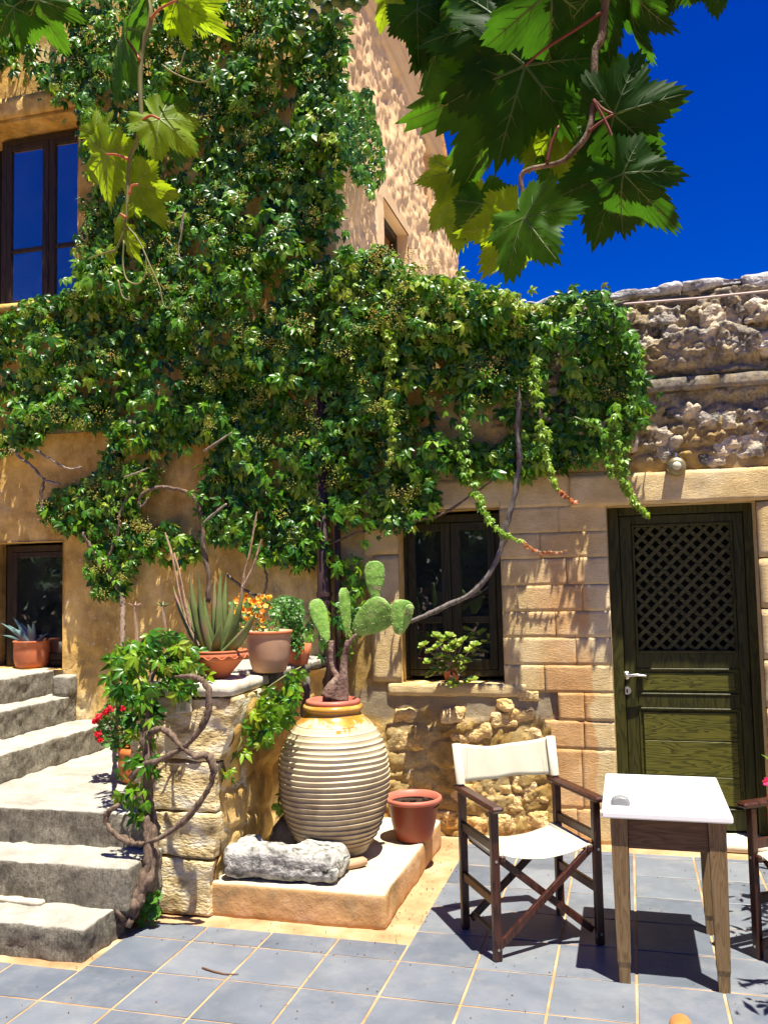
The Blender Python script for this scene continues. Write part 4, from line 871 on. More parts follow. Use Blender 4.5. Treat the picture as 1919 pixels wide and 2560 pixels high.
def dens(q): return np.clip(.72+1.0*clump(q, 60), .10, 1)
subs = [(main, 9800, 1.)]
allT, allR, allS, allC = [], [], [], []
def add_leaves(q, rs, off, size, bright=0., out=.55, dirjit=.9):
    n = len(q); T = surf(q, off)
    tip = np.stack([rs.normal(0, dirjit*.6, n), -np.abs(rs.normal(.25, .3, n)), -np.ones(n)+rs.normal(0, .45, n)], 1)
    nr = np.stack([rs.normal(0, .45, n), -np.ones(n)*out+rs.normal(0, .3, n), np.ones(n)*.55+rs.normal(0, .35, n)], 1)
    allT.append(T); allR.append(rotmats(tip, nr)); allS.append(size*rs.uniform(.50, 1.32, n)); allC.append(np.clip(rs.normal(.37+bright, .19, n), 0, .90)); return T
def thick(q): 
    c = clump(q, 75, 9)
    base = .11+.28*np.clip(c+.12, 0, 1)*1.3
    eave = np.exp(-((q[:, 1]-690)/90)**2)*((q[:, 0] > 700) & (q[:, 0] < 1400))*.16
    edge = np.interp(q[:, 1], [150, 500, 640], [1, 1, 1.15]); return np.minimum((base+eave*.45)*edge, .34)*np.interp(q[:, 1], [600, 760, 1000], [1, .72, .50])
q, rs = scatter(main, 9800, holes, dens, 21)
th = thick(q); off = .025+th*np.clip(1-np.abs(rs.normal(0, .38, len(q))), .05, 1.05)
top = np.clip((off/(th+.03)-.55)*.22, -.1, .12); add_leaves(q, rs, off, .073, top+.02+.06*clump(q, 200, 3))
rs = np.random.RandomState(71); mp_ = np.array(main, float); seg = rs.randint(0, len(mp_), 420); tt = rs.rand(420)[:, None]; q = mp_[seg]*(1-tt)+mp_[(seg+1) % len(mp_)]*tt+rs.normal(0, 13, (420, 2)); add_leaves(q, rs, .06+rs.uniform(0, .16, 420), .062, .10)
# lower loose clusters
lower = [([(80, 1085), (130, 1050), (215, 1020), (300, 990), (360, 1010), (320, 1060), (290, 1100), (340, 1150), (350, 1205), (300, 1190), (275, 1280), (205, 1290), (180, 1230), (190, 1160), (140, 1150), (95, 1130)], 620),
         ([(310, 1150), (360, 1120), (420, 1160), (440, 1200), (380, 1220), (330, 1215)], 70), ([(430, 1090), (500, 1080), (560, 1120), (690, 1130), (690, 1210), (600, 1225), (520, 1170), (440, 1160)], 190), ([(690, 1150), (780, 1200), (790, 1320), (770, 1420), (730, 1400), (740, 1260), (690, 1220)], 60),
         ([(1090, 940), (1160, 930), (1200, 980), (1150, 1030), (1090, 1030)], 110), ([(960, 960), (1080, 950), (1110, 1010), (1000, 1050), (960, 1010)], 110), ([(690, 170), (735, 120), (750, 330), (735, 480), (700, 490)], 220)]
for k, (pl_, n) in enumerate(lower):
    q, rs = scatter(pl_, n, (), None, 60+k); add_leaves(q, rs, .04+rs.uniform(0, .11, n), .068, .10)
# mass spilling over the eave of the low house and round the corner
q, rs = scatter([(715, 560), (830, 530), (900, 590), (1000, 600), (1140, 660), (1110, 720), (900, 720), (720, 700)], 650, (), None, 81); add_leaves(q, rs, .08+rs.uniform(0, .22, len(q)), .066, .24)
q, rs = scatter([(735, 200), (800, 185), (808, 250), (833, 340), (828, 400), (800, 425), (770, 400), (742, 330), (725, 260)], 330, (), None, 82)
n = len(q); d = rt[None]*(q[:, :1]*K-959.5)/F_PX-up[None]*(q[:, 1:]*K-1280)/F_PX+fw[None]; T = CAM+d*((XC+.08+rs.uniform(0, .14, n)-CAM[0])/d[:, 0])[:, None]
allT.append(T); allR.append(rotmats(np.stack([rs.normal(.3, .3, n), rs.normal(-.1, .5, n), -np.ones(n)], 1), np.stack([np.ones(n)*.8, rs.normal(-.5, .4, n), rs.normal(.6, .3, n)], 1))); allS.append(.06*rs.uniform(.7, 1.2, n)); allC.append(np.clip(rs.normal(.42, .15, n), 0, .85))
# top of the pillar, the spray beside the jar, sprigs round the trunk
def local(poly, n, Y, dY, size, bright, seed, hl=()):
    q, rs = scatter(poly, n, hl, None, seed); return add_leaves(q, rs, WY-(Y+rs.uniform(-dY, dY, n)), size*1.22, bright*.8, .35)
local([(225, 1420), (262, 1385), (330, 1360), (395, 1368), (425, 1400), (455, 1440), (452, 1465), (400, 1475), (330, 1480), (280, 1475), (232, 1462)], 150, .33, .13, .060, .22, 90)
local([(360, 1480), (420, 1475), (425, 1505), (370, 1505)], 14, .20, .04, .05, .2, 91)
local([(560, 1495), (610, 1462), (650, 1445), (640, 1500), (625, 1560), (600, 1580), (560, 1595), (510, 1560), (515, 1515)], 120, .62, .18, .058, .24, 92)
local([(515, 1560), (590, 1580), (590, 1615), (545, 1610), (515, 1640), (485, 1655), (495, 1610)], 34, .50, .10, .05, .22, 93)
local([(470, 1640), (500, 1630), (505, 1690), (440, 1700), (385, 1735), (400, 1700)], 14, .34, .05, .036, .36, 94)
local([(240, 1480), (330, 1480), (340, 1560), (330, 1660), (285, 1580), (262, 1520), (225, 1500)], 60, .17, .06, .055, .08, 95)
local([(258, 1690), (320, 1680), (325, 1760), (300, 1765), (262, 1740)], 16, .10, .04, .055, .2, 96)
local([(270, 1640), (345, 1625), (345, 1670), (290, 1665)], 10, .10, .03, .052, .12, 97)
local([(595, 1705), (625, 1690), (630, 1740), (600, 1750)], 9, .75, .05, .05, .12, 98); local([(300, 1780), (345, 1790), (335, 1810), (300, 1805)], 3, .12, .02, .03, .1, 99)
local([(655, 1300), (790, 1290), (790, 1330), (700, 1420), (670, 1440)], 30, 1.6, .1, .05, -.1, 100)
# hanging shoots with small pale leaves
stems = MB()
def strand(pts, n, size, c0, c1, spread=.045, off=.30, seed=0, red=0.):
    rs = np.random.RandomState(seed); P = np.array(smooth_path([(x, y, 0) for x, y in pts], 12))[:, :2]
    t = np.sort(rs.uniform(0, 1, n)); idx = t*(len(P)-1); i = np.minimum(idx.astype(int), len(P)-2); q = P[i]+(P[i+1]-P[i])*(idx-i)[:, None]
    L = surf(P, np.full(len(P), off)); stems.tube(list(L), [.004, .0015], 5)
    T = surf(q, np.full(n, off))+rs.normal(0, 1, (n, 3))*np.array([spread*.45, spread*.45, spread*.4])*(1.15-t[:, None])
    side = rs.choice([-1, 1], n); tip = np.stack([side*rs.uniform(.3, 1.1, n), rs.normal(-.4, .4, n), -rs.uniform(.5, 1.2, n)], 1)
    nr = np.stack([rs.normal(0, .4, n), -np.ones(n)*.8, np.ones(n)*.8+rs.normal(0, .3, n)], 1)
    allT.append(T); allR.append(rotmats(tip, nr)); allS.append(size*(1.1-.55*t)*rs.uniform(.8, 1.2, n)); c = c0+(c1-c0)*t+rs.normal(0, .05, n); c = np.where(t > 1-red, 1., c); allC.append(np.clip(c, 0, 1))
strand([(830, 690), (842, 770), (838, 850), (846, 930), (838, 1010)], 150, .040, .78, .86, .05, .26, 1)
strand([(1012, 850), (1000, 930), (1012, 1030), (1045, 1100), (1085, 1150), (1130, 1168)], 150, .042, .60, .78, .045, .20, 2)
strand([(1130, 1170), (1160, 1190), (1200, 1192), (1230, 1186)], 26, .022, .95, 1., .012, .10, 3, 1.)
strand([(1155, 770), (1160, 850), (1172, 930), (1180, 1000), (1200, 1050), (1245, 1088)], 110, .040, .72, .80, .045, .30, 4, .16)
strand([(1330, 880), (1335, 960), (1345, 1030), (1365, 1075), (1400, 1115)], 140, .044, .60, .82, .05, .20, 5)
strand([(1240, 900), (1300, 930), (1310, 990), (1320, 1030)], 60, .042, .55, .7, .05, .22, 6)
strand([(1300, 640), (1350, 720), (1375, 800), (1360, 900)], 90, .055, .5, .55, .06, .24, 7)
strand([(748, 690), (755, 740), (760, 800)], 36, .038, .75, .85, .03, .28, 8)
strand([(700, 290), (735, 300), (720, 360)], 40, .045, .82, .88, .05, .30, 9)
strand([(1090, 625), (1130, 660), (1180, 660)], 46, .045, .80, .88, .05, .30, 10)
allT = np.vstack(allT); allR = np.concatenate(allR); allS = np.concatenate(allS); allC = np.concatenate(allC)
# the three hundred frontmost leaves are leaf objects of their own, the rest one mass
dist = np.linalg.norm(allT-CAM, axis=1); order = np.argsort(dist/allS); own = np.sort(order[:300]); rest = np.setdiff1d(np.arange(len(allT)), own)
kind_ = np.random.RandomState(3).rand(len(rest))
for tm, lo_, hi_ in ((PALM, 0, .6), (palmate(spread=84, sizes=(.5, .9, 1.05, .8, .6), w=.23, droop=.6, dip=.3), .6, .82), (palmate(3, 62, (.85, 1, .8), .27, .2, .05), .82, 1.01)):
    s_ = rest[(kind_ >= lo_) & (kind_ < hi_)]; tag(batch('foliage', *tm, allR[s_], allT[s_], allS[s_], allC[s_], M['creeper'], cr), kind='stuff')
var = {}
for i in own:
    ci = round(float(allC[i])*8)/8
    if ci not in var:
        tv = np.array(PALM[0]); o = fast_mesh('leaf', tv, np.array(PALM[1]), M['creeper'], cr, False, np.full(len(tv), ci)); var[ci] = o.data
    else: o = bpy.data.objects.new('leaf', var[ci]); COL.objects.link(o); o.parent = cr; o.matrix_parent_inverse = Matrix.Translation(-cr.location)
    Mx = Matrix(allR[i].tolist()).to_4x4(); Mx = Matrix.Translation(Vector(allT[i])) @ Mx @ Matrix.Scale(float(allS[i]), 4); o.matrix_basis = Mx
# small flower heads
rs = np.random.RandomState(5); q, r2 = scatter(main, 210, holes, lambda q: np.clip(.3+1.6*clump(q, 60), 0, 1), 33)
q2, _ = scatter(lower[0][0], 30, (), None, 34); q3, _ = scatter([(720, 560), (830, 530), (1000, 600), (1000, 720), (740, 700)], 36, (), None, 35); q = np.vstack([q, q2, q3])
C0 = surf(q, .06+thick(q)*1.05); nb = 34
T = np.repeat(C0, nb, 0)+rs.normal(0, 1, (len(q)*nb, 3))*np.array([.032, .02, .020]); n = len(T)
dot = ([(-.5, 0, 0), (.5, 0, 0), (0, .5, 0), (0, -.5, 0), (0, 0, .6), (0, 0, -.4)], [(0, 2, 4), (2, 1, 4), (1, 3, 4), (3, 0, 4), (2, 0, 5), (1, 2, 5), (3, 1, 5), (0, 3, 5)])
fl = batch('blossom', *dot, rotmats(rs.normal(0, 1, (n, 3)), rs.normal(0, 1, (n, 3))), T, .0100*rs.uniform(.6, 1.3, n), np.repeat(rs.uniform(0, .95, len(q)), nb), M['bud'], cr); tag(fl, kind='stuff')
# woody stems
def vine(name, pts, rad, Y, mat='bark', rough=.12, n=9, sub=8):
    P = []
    for i, p in enumerate(pts): P.append(vY(p[0], p[1], p[2] if len(p) > 2 else Y))
    P = smooth_path(P, sub); P = [p+np.array([1, .6, 1])*.004*float(RS.uniform(-1, 1)) for p in P]; rr_ = np.interp(np.linspace(0, 1, len(P)), np.linspace(0, 1, len(rad)), rad)*(1+.30*vnoise(np.array(P)*17, 4)+.15*vnoise(np.array(P)*45, 6)); return MB().tube(P, list(rr_), n, True, rough).build(name, M[mat], cr, True)
TY = .12
vine('trunk', [(268, 2000, -.03), (282, 1968, .0), (306, 1925, .03), (328, 1870, .07), (330, 1790, TY), (322, 1730, TY), (320, 1670, TY), (318, 1600, .14), (322, 1540, .16), (322, 1490, .2), (335, 1440, .24)], [.044, .034, .029, .027, .026, .025, .021, .018, .015, .013], TY, 'bark', .13, 12)
vine('trunk', [(258, 1975, -.03), (280, 1955, .0), (308, 1905, .03), (322, 1840, .06), (315, 1760, .08)], [.05, .032, .022, .018], TY, 'bark', .16)
stone_root = MB()
for k, (x, y, r_) in enumerate([(262, 1988, .032), (256, 1965, .024), (284, 1955, .034), (285, 1985, .026)]):
    p = vY(x, y, -.02); v, f = rockbox(p[0]-r_, p[0]+r_, p[1]-r_, p[1]+r_, p[2]-r_*.8, p[2]+r_*.8, res=.018, amp=.03, rnd=.05, seed=700+k); stone_root.add(v, f)
stone_root.build('root', M['bark'], cr, True)
vine('branch', [(310, 1605, .14), (335, 1577, .12), (360, 1580), (388, 1608), (420, 1634), (448, 1632), (462, 1655), (455, 1695), (430, 1735), (390, 1780), (340, 1812), (300, 1822), (262, 1810), (233, 1785), (232, 1757), (258, 1737)], [.016, .0155, .015, .0145, .014, .012], .06, 'bark', .1)
vine('branch', [(378, 1462, .12), (420, 1463, .06), (445, 1478), (452, 1515), (444, 1555), (420, 1592), (390, 1618), (350, 1640, .05), (315, 1652, .09), (285, 1680, .10)], [.010, .014, .0145, .014, .015, .018], .06, 'bark', .1)
vine('branch', [(262, 1480, .3), (264, 1395, 1.0), (266, 1330, 1.6), (262, 1285, 1.74), (246, 1250, 1.76), (225, 1215, 1.76), (200, 1185, 1.74), (180, 1150, 1.72)], [.012, .018, .019, .018, .012], 1.7, 'bark')
vine('branch', [(240, 1255), (235, 1210), (255, 1150), (262, 1100), (300, 1040)], [.012, .009], 1.74, 'bark')
vine('branch', [(450, 1300), (450, 1240), (440, 1180), (436, 1120), (425, 1080), (395, 1060), (350, 1052), (315, 1062), (300, 1082), (308, 1094), (322, 1075)], [.017, .014, .012, .010], 1.72, 'bark')
vine('branch', [(440, 1130), (462, 1110), (490, 1088)], [.010, .007], 1.66, 'twig')
vine('branch', [(20, 960), (40, 985), (75, 1012), (95, 1035), (130, 1045)], [.010, .010], 1.74, 'twig')
vine('branch', [(96, 1032), (90, 1070), (92, 1110)], [.012, .014], 1.74, 'bark')
vine('branch', [(78, 972), (110, 992), (145, 1012), (175, 1010)], [.009, .007], 1.70, 'twig')
vine('branch', [(270, 1030), (300, 1020), (320, 1010)], [.007, .006], 1.62, 'twig'); vine('branch', [(440, 975), (470, 955), (500, 935)], [.009, .006], 1.64, 'twig')
vine('branch', [(490, 1240), (530, 1275), (565, 1285), (577, 1250), (568, 1215)], [.010, .008], 1.78, 'bark')
vine('branch', [(1118, 820), (1120, 870), (1117, 930), (1122, 990), (1112, 1060), (1098, 1120), (1085, 1175), (1060, 1232), (1020, 1280), (965, 1308), (905, 1335), (860, 1352)], [.014, .017, .018, .018, .016, .013], 1.72, 'greycane')
vine('branch', [(700, 1178), (780, 1150), (860, 1130), (950, 1112), (1010, 1075), (1060, 1040)], [.007, .009, .006], 1.78, 'bark')
vine('branch', [(655, 1450), (664, 1490), (655, 1540), (660, 1580)], [.020, .018], 1.0, 'greycane')
vine('branch', [(1265, 680), (1300, 668), (1335, 655), (1358, 650)], [.010, .012, .008], 1.66, 'greycane')
vine('branch', [(390, 500), (398, 450), (392, 500), (385, 540), (392, 560)], [.004, .005], 1.5, 'twig')
vine('branch', [(560, 1500, .45), (600, 1470, .5), (650, 1440, .6)], [.006, .004], .5, 'cane'); vine('branch', [(500, 1560, .45), (520, 1600, .4), (490, 1660, .36), (440, 1720, .3)], [.004, .003], .5, 'cane')
stems.build('shoot', M['cane'], cr)
# young green seedling at the foot of the pillar
sd_ = empty('seedling', vZ(318, 1990, 0), 'bright green young plant at the foot of the pillar beside the trunk', 'plant')
rs = np.random.RandomState(44); q, _ = scatter([(312, 1925), (335, 1922), (350, 1970), (325, 1998), (300, 1992)], 60, (), None, 45); n = len(q)
T = np.array([vY(a, b, .12+rs.uniform(-.04, .04)) for a, b in q]); hexl = ([(0, 0, 0), (-.45, .25, .05), (-.5, .6, 0), (-.2, .8, .02), (0, 1, 0), (.2, .8, .02), (.5, .6, 0), (.45, .25, .05)], [(0, 1, 2), (0, 2, 3), (0, 3, 4), (0, 4, 5), (0, 5, 6), (0, 6, 7)])
tag(batch('leaves', *hexl, rotmats(np.stack([rs.normal(0, .7, n), rs.normal(-.3, .3, n), rs.normal(-.2, .5, n)], 1), np.stack([rs.normal(0, .3, n), -np.ones(n), rs.normal(.7, .3, n)], 1)), T, .038*rs.uniform(.7, 1.2, n), rs.uniform(.3, .9, n), M['bush'], sd_), kind='stuff')
MB().tube([vZ(318, 1990, 0), vY(318, 1960, .12), vY(322, 1925, .12)], .003).build('stem', M['cane'], sd_)

# ------------------------------------------------------------------ potted plants
def spike(m, a, b, w0, th=.35, bend=(0, 0, 0), n=9):
    """fleshy tapering leaf from a to b"""
    a, b, bend = np.array(a, float), np.array(b, float), np.array(bend, float); P = [a+(b-a)*t+bend*4*t*(1-t) for t in np.linspace(0, 1, n)]; v = []; f = []
    view = CAM-a; view[2] = 0; view /= np.linalg.norm(view)
    for i, p in enumerate(P):
        t = i/(n-1); tg = P[min(i+1, n-1)]-P[max(i-1, 0)]; tg /= np.linalg.norm(tg); out = (a+b)/2-a; s = np.cross(tg, view); s /= np.linalg.norm(s)+1e-9; nn = np.cross(s, tg); w_ = w0*(1-t**1.7)*(.8+.5*t if t < .4 else 1)+.0008
        for (x, y) in ((-1, .25), (-.5, -.1), (0, -.22), (.5, -.1), (1, .25), (.5, .5*th+.3), (0, th+.15), (-.5, .5*th+.3)): v.append(p+s*x*w_+nn*(-y)*w_*.55)
    for i in range(n-1):
        for k in range(8): f.append((i*8+k, i*8+(k+1) % 8, (i+1)*8+(k+1) % 8, (i+1)*8+k))
    return m.add(v, f)
# aloe
ab = vZ(467, 1465, 1.146); AY = ab[1]+.03; al = empty('potted_aloe', (ab[0], AY, 1.146), 'spiky aloe in a wide orange terracotta bowl with a wavy band, on the pillar', 'potted plant')
ka = K*float(np.dot(ab-CAM, fw))/F_PX; rz_ = sY(467*K, 1404*K, AY)[2]-1.146
MB().lathe([(.01, 0), (.052, 0), (.056, .008), (.075, .03), (.125, rz_*.62), (.140, rz_*.66), (.150, rz_*.68), (.152, rz_*.90), (.146, rz_*.93), (.152, rz_*.96), (.153, rz_), (.140, rz_+.003), (.130, rz_-.01), (.002, rz_-.02)], (ab[0], AY, 1.146), 56).build('bowl', M['terra'], al, True)
m = MB(); P = [(ab[0]+.1545*math.cos(a), AY+.1545*math.sin(a), 1.146+rz_*.79+.008*math.sin(a*14)) for a in np.linspace(0, 2*math.pi, 170)]; m.tube(P, .0035, 5).build('wavy_band', M['terra'], al)
MB().lathe([(.13, rz_-.012), (.002, rz_-.006)], (ab[0], AY, 1.146), 24, .01).build('soil', M['potsoil'], al)
tips = [(374, 1263, .014, -30), (412, 1240, .017, -25), (430, 1233, .012, 40), (477, 1232, .016, 0), (489, 1240, .017, 10), (442, 1288, .018, 5), (404, 1293, .014, -20), (477, 1341, .015, 0), (553, 1320, .018, 30), (527, 1276, .017, 25), (400, 1346, .008, -10), (464, 1246, .015, 0), (505, 1290, .019, 15), (425, 1318, .02, -10)]
for k, (x, y, w_, bd) in enumerate(tips):
    dy = random.uniform(-.09, .06) if k != 7 else -.11; b_ = vY(x, y, AY+dy); s = np.clip((x-467)/90, -1, 1); a = (ab[0]+s*.055, AY+dy*.4, 1.146+rz_-.02)
    spike(MB(), a, b_, w_*1.85, .35, (s*.022, -.02, -.012)).build('leaf', M['aloe'], al, True)
for pts in ([(430, 1395), (400, 1330), (385, 1270), (372, 1200), (357, 1150)], [(425, 1395), (405, 1320), (388, 1240), (376, 1195)], [(505, 1380), (522, 1285), (528, 1240), (540, 1190), (555, 1105)], [(526, 1268), (545, 1230), (556, 1195), (565, 1165)]):
    MB().tube(smooth_path([vY(x, y, AY-.02) for x, y in pts], 6), [.010, .007, .006, .004], 7, True, .25).build('dry_stalk', M['stalk'], al)
# small spiky plants behind the pillar
for k, (bx, by, tx, ty) in enumerate([(300, 1375, 292, 1310), (365, 1365, 352, 1310)]):
    e_ = empty('dry_aloe_stem', vY(bx, by, 1.0), ['short dry stem with orange leaf tuft before the ochre wall', 'small dry stem with thin green tuft left of the aloe bowl'][k], 'plant')
    a, b_ = vY(bx, by+60, 1.0), vY(tx, ty, 1.0); MB().tube([a, (a+b_)/2, b_], .009, 7, True, .2).build('stem', M['stalk'], e_)
    for j in range(7): an = j*.9; spike(MB(), b_, b_+np.array([math.cos(an)*.05, math.sin(an)*.03, .012+.01*(j % 3)]), .006).build('leaf', M['aloe'] if k else M['stalk'], e_)
# pot with orange petunias
bb = vZ(567, 1456, 1.15); BY = bb[1]+.12; kb = K*float(np.dot(np.array([bb[0], BY, 1.2])-CAM, fw))/F_PX
def z_at(x, y, Y): return float(sY(x*K, y*K, Y)[2])
bp = empty('petunia_pot', (bb[0], BY, 1.15), 'big sandy clay pot of orange petunias behind the aloe bowl', 'potted plant'); hz = z_at(567, 1362, BY)-1.15
MB().lathe([(.01, 0), (32*kb, 0), (36*kb, .01), (44*kb, hz*.35), (47*kb, hz*.8), (48*kb, hz*.93), (50*kb, hz*.94), (50*kb, hz), (45*kb, hz+.002), (43*kb, hz-.03), (.002, hz-.03)], (bb[0]-.01, BY, 1.15), 48).build('pot', M['beige'], bp, True)
MB().lathe([(50.3*kb, hz*.935), (51*kb, hz*.95), (51*kb, hz*.995), (50.2*kb, hz)], (bb[0]-.01, BY, 1.15), 48).build('pot_band', M['terra'], bp, True)
rs = np.random.RandomState(12)
def tuft(name, poly, n, Y, dY, size, mat, parent, seed, tmpl=None, tr_=(.2, .9), upw=.6):
    q, rs = scatter(poly, n, (), None, seed); T = np.array([vY(a, b, Y+rs.uniform(-dY, dY)) for a, b in q])
    Mx = rotmats(np.stack([rs.normal(0, 1, n), rs.normal(-.3, .6, n), rs.normal(.1, .7, n)], 1), np.stack([rs.normal(0, .5, n), -np.ones(n)*.8, rs.normal(upw, .4, n)], 1))
    o = batch(name, *(tmpl or hexl), Mx, T, size*rs.uniform(.6, 1.25, n), rs.uniform(*tr_, n), M[mat], parent); return tag(o, kind='stuff')
tuft('leaves', [(500, 1300), (600, 1290), (605, 1365), (500, 1372)], 260, BY, .09, .020, 'bush', bp, 13)
pet = [(0, 0, -.35)]; pf = []
for k in range(10): a = 2*math.pi*k/10; r_ = 1 if k % 2 == 0 else .78; pet.append((r_*math.cos(a), r_*math.sin(a), .12 if k % 2 == 0 else .02))
for k in range(10): pf.append((0, 1+k, 1+(k+1) % 10))
q, _ = scatter([(498, 1290), (525, 1283), (545, 1290), (575, 1283), (592, 1295), (585, 1350), (560, 1358), (505, 1355), (498, 1330)], 46, (), None, 14)
mesh_p = {}
for k, (x, y) in enumerate(q):
    T = vY(x, y, BY-.05-rs.uniform(0, .07)); nr = np.array([[rs.normal(0, .4), -1, .35+rs.normal(0, .3)]]); Mx = rotmats(rs.normal(0, 1, (1, 3)), nr)[0]; c = k % 3
    if c not in mesh_p: o = fast_mesh('flower', np.array(pet), np.array(pf), M['orange'], bp, False, [(.0)]+[.3+.3*c+.1*(j % 2) for j in range(10)]); mesh_p[c] = o.data
    else: o = bpy.data.objects.new('flower', mesh_p[c]); COL.objects.link(o); o.parent = bp; o.matrix_parent_inverse = Matrix.Translation(-bp.location)
    o.matrix_basis = Matrix.Translation(Vector(T)) @ Matrix(Mx.tolist()).to_4x4() @ Matrix.Scale(.019*rs.uniform(.8, 1.15), 4)
# bushy parsley-like plant hanging over the planter
gb = vZ(625, 1440, 1.15); GY = gb[1]+.1; gp = empty('green_bush', (gb[0], GY, 1.15), 'fresh green small leaved bush between the petunia pot and the pipe', 'plant')
tuft('leaves', [(585, 1300), (610, 1287), (650, 1295), (658, 1335), (655, 1400), (640, 1430), (630, 1395), (605, 1350), (585, 1330)], 1500, GY, .10, .017, 'bush', gp, 15)
for k in range(5): MB().tube(smooth_path([(gb[0]+.01*k, GY, 1.15), vY(628, 1420-k*10, GY-.02), vY(600+k*12, 1330-(k % 2)*20, GY)], 5), .004, 5).build('stem', M['twig'], gp)
MB().lathe([(.06, 0), (.075, .06), (.085, .12), (.078, .12), (.002, .11)], (gb[0], GY+.03, 1.15), 24).build('pot', M['terra'], gp, True)
# white pebble and a bone-like shard on the pillar
p = vZ(528, 1458, 1.147); o = stone('pebble', p[0]-.03, p[0]+.03, p[1]-.02, p[1]+.02, 1.144, 1.172, M['slab'], None, res=.012, amp=.004, rnd=.014, seed=9); tag(o, 'white pebble on the pillar between the aloe bowl and the clay pot', 'pebble')
# agave
gb = vZ(58, 1443, 1.032); AG = gb[1]+.06; ag = empty('potted_agave', (gb[0], AG, 1.03), 'blue agave in a round red terracotta pot on the top step by the window', 'potted plant'); kg = K*float(np.dot(gb-CAM, fw))/F_PX
hz = z_at(58, 1383, AG)-1.03; MB().lathe([(.01, 0), (27*kg, 0), (33*kg, .012), (36.5*kg, .05), (37.5*kg, hz*.6), (37*kg, hz*.92), (39*kg, hz*.93), (39*kg, hz), (34*kg, hz), (33*kg, hz-.03), (.002, hz-.03)], (gb[0], AG, 1.03), 44).build('pot', M['terra'], ag, True)
for k, (x, y, w_) in enumerate([(2, 1345, .013), (28, 1332, .018), (46, 1345, .020), (60, 1348, .017), (72, 1342, .018), (75, 1350, .016), (5, 1372, .012), (40, 1360, .02), (104, 1368, .010), (18, 1350, .015)]):
    spike(MB(), (gb[0]+(x-50)/60*.04, AG, 1.03+hz-.02), vY(x, y, AG-.05+.03*(k % 3)), w_*1.3, .35, (0, 0, .008)).build('leaf', M['agave'], ag, True)
# geranium
gz = vZ(288, 1690, .506); GE = gz[1]+.02; ge = empty('potted_geranium', (gz[0], GE, .505), 'crimson geranium in a bright orange pot half hidden by the vine trunk', 'potted plant'); kg = K*float(np.dot(gz-CAM, fw))/F_PX
hz = z_at(288, 1612, GE)-.505; MB().lathe([(.01, 0), (26*kg, 0), (33*kg, .02), (37*kg, hz*.35), (37*kg, hz*.7), (36*kg, hz*.76), (38*kg, hz*.78), (38*kg, hz), (33*kg, hz), (.002, hz-.03)], (gz[0]+.005, GE, .505), 40).build('pot', M['terra2'], ge, True)
tuft('leaves', [(210, 1545), (245, 1510), (290, 1520), (305, 1570), (290, 1605), (262, 1622), (235, 1612), (212, 1600)], 420, GE, .09, .030, 'bush', ge, 16, tr_=(.1, .75)); tuft('leaves', [(255, 1640), (285, 1650), (275, 1680), (250, 1690)], 16, GE-.08, .02, .045, 'bush', ge, 17)
for k, (x, y, r_) in enumerate([(215, 1548, .022), (228, 1538, .020), (240, 1530, .020), (205, 1558, .014), (212, 1585, .022), (216, 1598, .014), (266, 1530, .012)]):
    c = vY(x, y, GE-.10); n = 90; rs2 = np.random.RandomState(k); u = rs2.normal(0, 1, (n, 3)); u /= np.linalg.norm(u, axis=1, keepdims=True)
    batch('flower', *hexl, rotmats(rs2.normal(0, 1, (n, 3)), u), c+u*r_*rs2.uniform(.5, 1, (n, 1)), .011*rs2.uniform(.8, 1.2, n), rs2.uniform(0, 1, n), M['red'], ge)
    MB().tube([c, (gz[0], GE, .505+hz)], .002, 4).build('stem', M['cane'], ge)
# jade plant on the sill
js = np.array([vY(972, 1474, WY-.0)[0], WY+.045, WZ0+.002]); jd = empty('jade_plant', js, 'small jade plant with pale green rosettes in a terracotta pot on the window sill', 'potted plant')
MB().lathe([(.01, 0), (.040, 0), (.052, .075), (.058, .076), (.058, .095), (.050, .095), (.002, .085)], tuple(js), 32).build('pot', M['terra'], jd, True)
jade_l = ([(0, 0, 0), (-.3, .35, .10), (-.38, .7, .12), (0, 1, .05), (.38, .7, .12), (.3, .35, .10), (0, .5, -.06)], [(0, 6, 1), (1, 6, 2), (2, 6, 3), (3, 6, 4), (4, 6, 5), (5, 6, 0)])
rs = np.random.RandomState(3); heads = [(915, 1395), (942, 1375), (930, 1408), (955, 1385), (970, 1375), (985, 1400), (1000, 1385), (1012, 1408), (948, 1420), (965, 1405), (990, 1425), (1005, 1430), (925, 1432), (952, 1438), (938, 1450), (1010, 1475), (985, 1482), (975, 1475), (1020, 1470), (998, 1450), (960, 1450), (980, 1390), (1025, 1395), (945, 1398), (965, 1425), (988, 1440), (930, 1460)]
T, TI, NR, SZ = [], [], [], []; m = MB()
for k, (x, y) in enumerate(heads):
    Yh = WY-.17+rs.uniform(-.06, .05); c = vY(x, y, Yh); ax = np.array([rs.normal(0, .3), -.45, 1.]); ax /= np.linalg.norm(ax); m.tube(smooth_path([js+np.array([0, 0, .085]), (js+c)/2+np.array([0, -.02, .035]), c], 4), [.0045, .0025], 5)
    for j in range(13): a = j*2.4; el = .15+.9*j/13; u = np.cross(ax, [1, 0, 0]); u /= np.linalg.norm(u); w_ = np.cross(ax, u); r_ = (u*math.cos(a)+w_*math.sin(a)); d_ = r_*math.cos(el)+ax*math.sin(el); T.append(c); TI.append(d_); NR.append(ax*math.cos(el)-r_*math.sin(el)+1e-3); SZ.append(.046*(1.1-.5*j/11))
n = len(T); tag(batch('leaves', *jade_l, rotmats(np.array(TI), np.array(NR)), np.array(T), np.array(SZ), rs.uniform(.2, 1, n), M['jade'], jd), kind='stuff'); m.build('stem', M['twig'], jd)

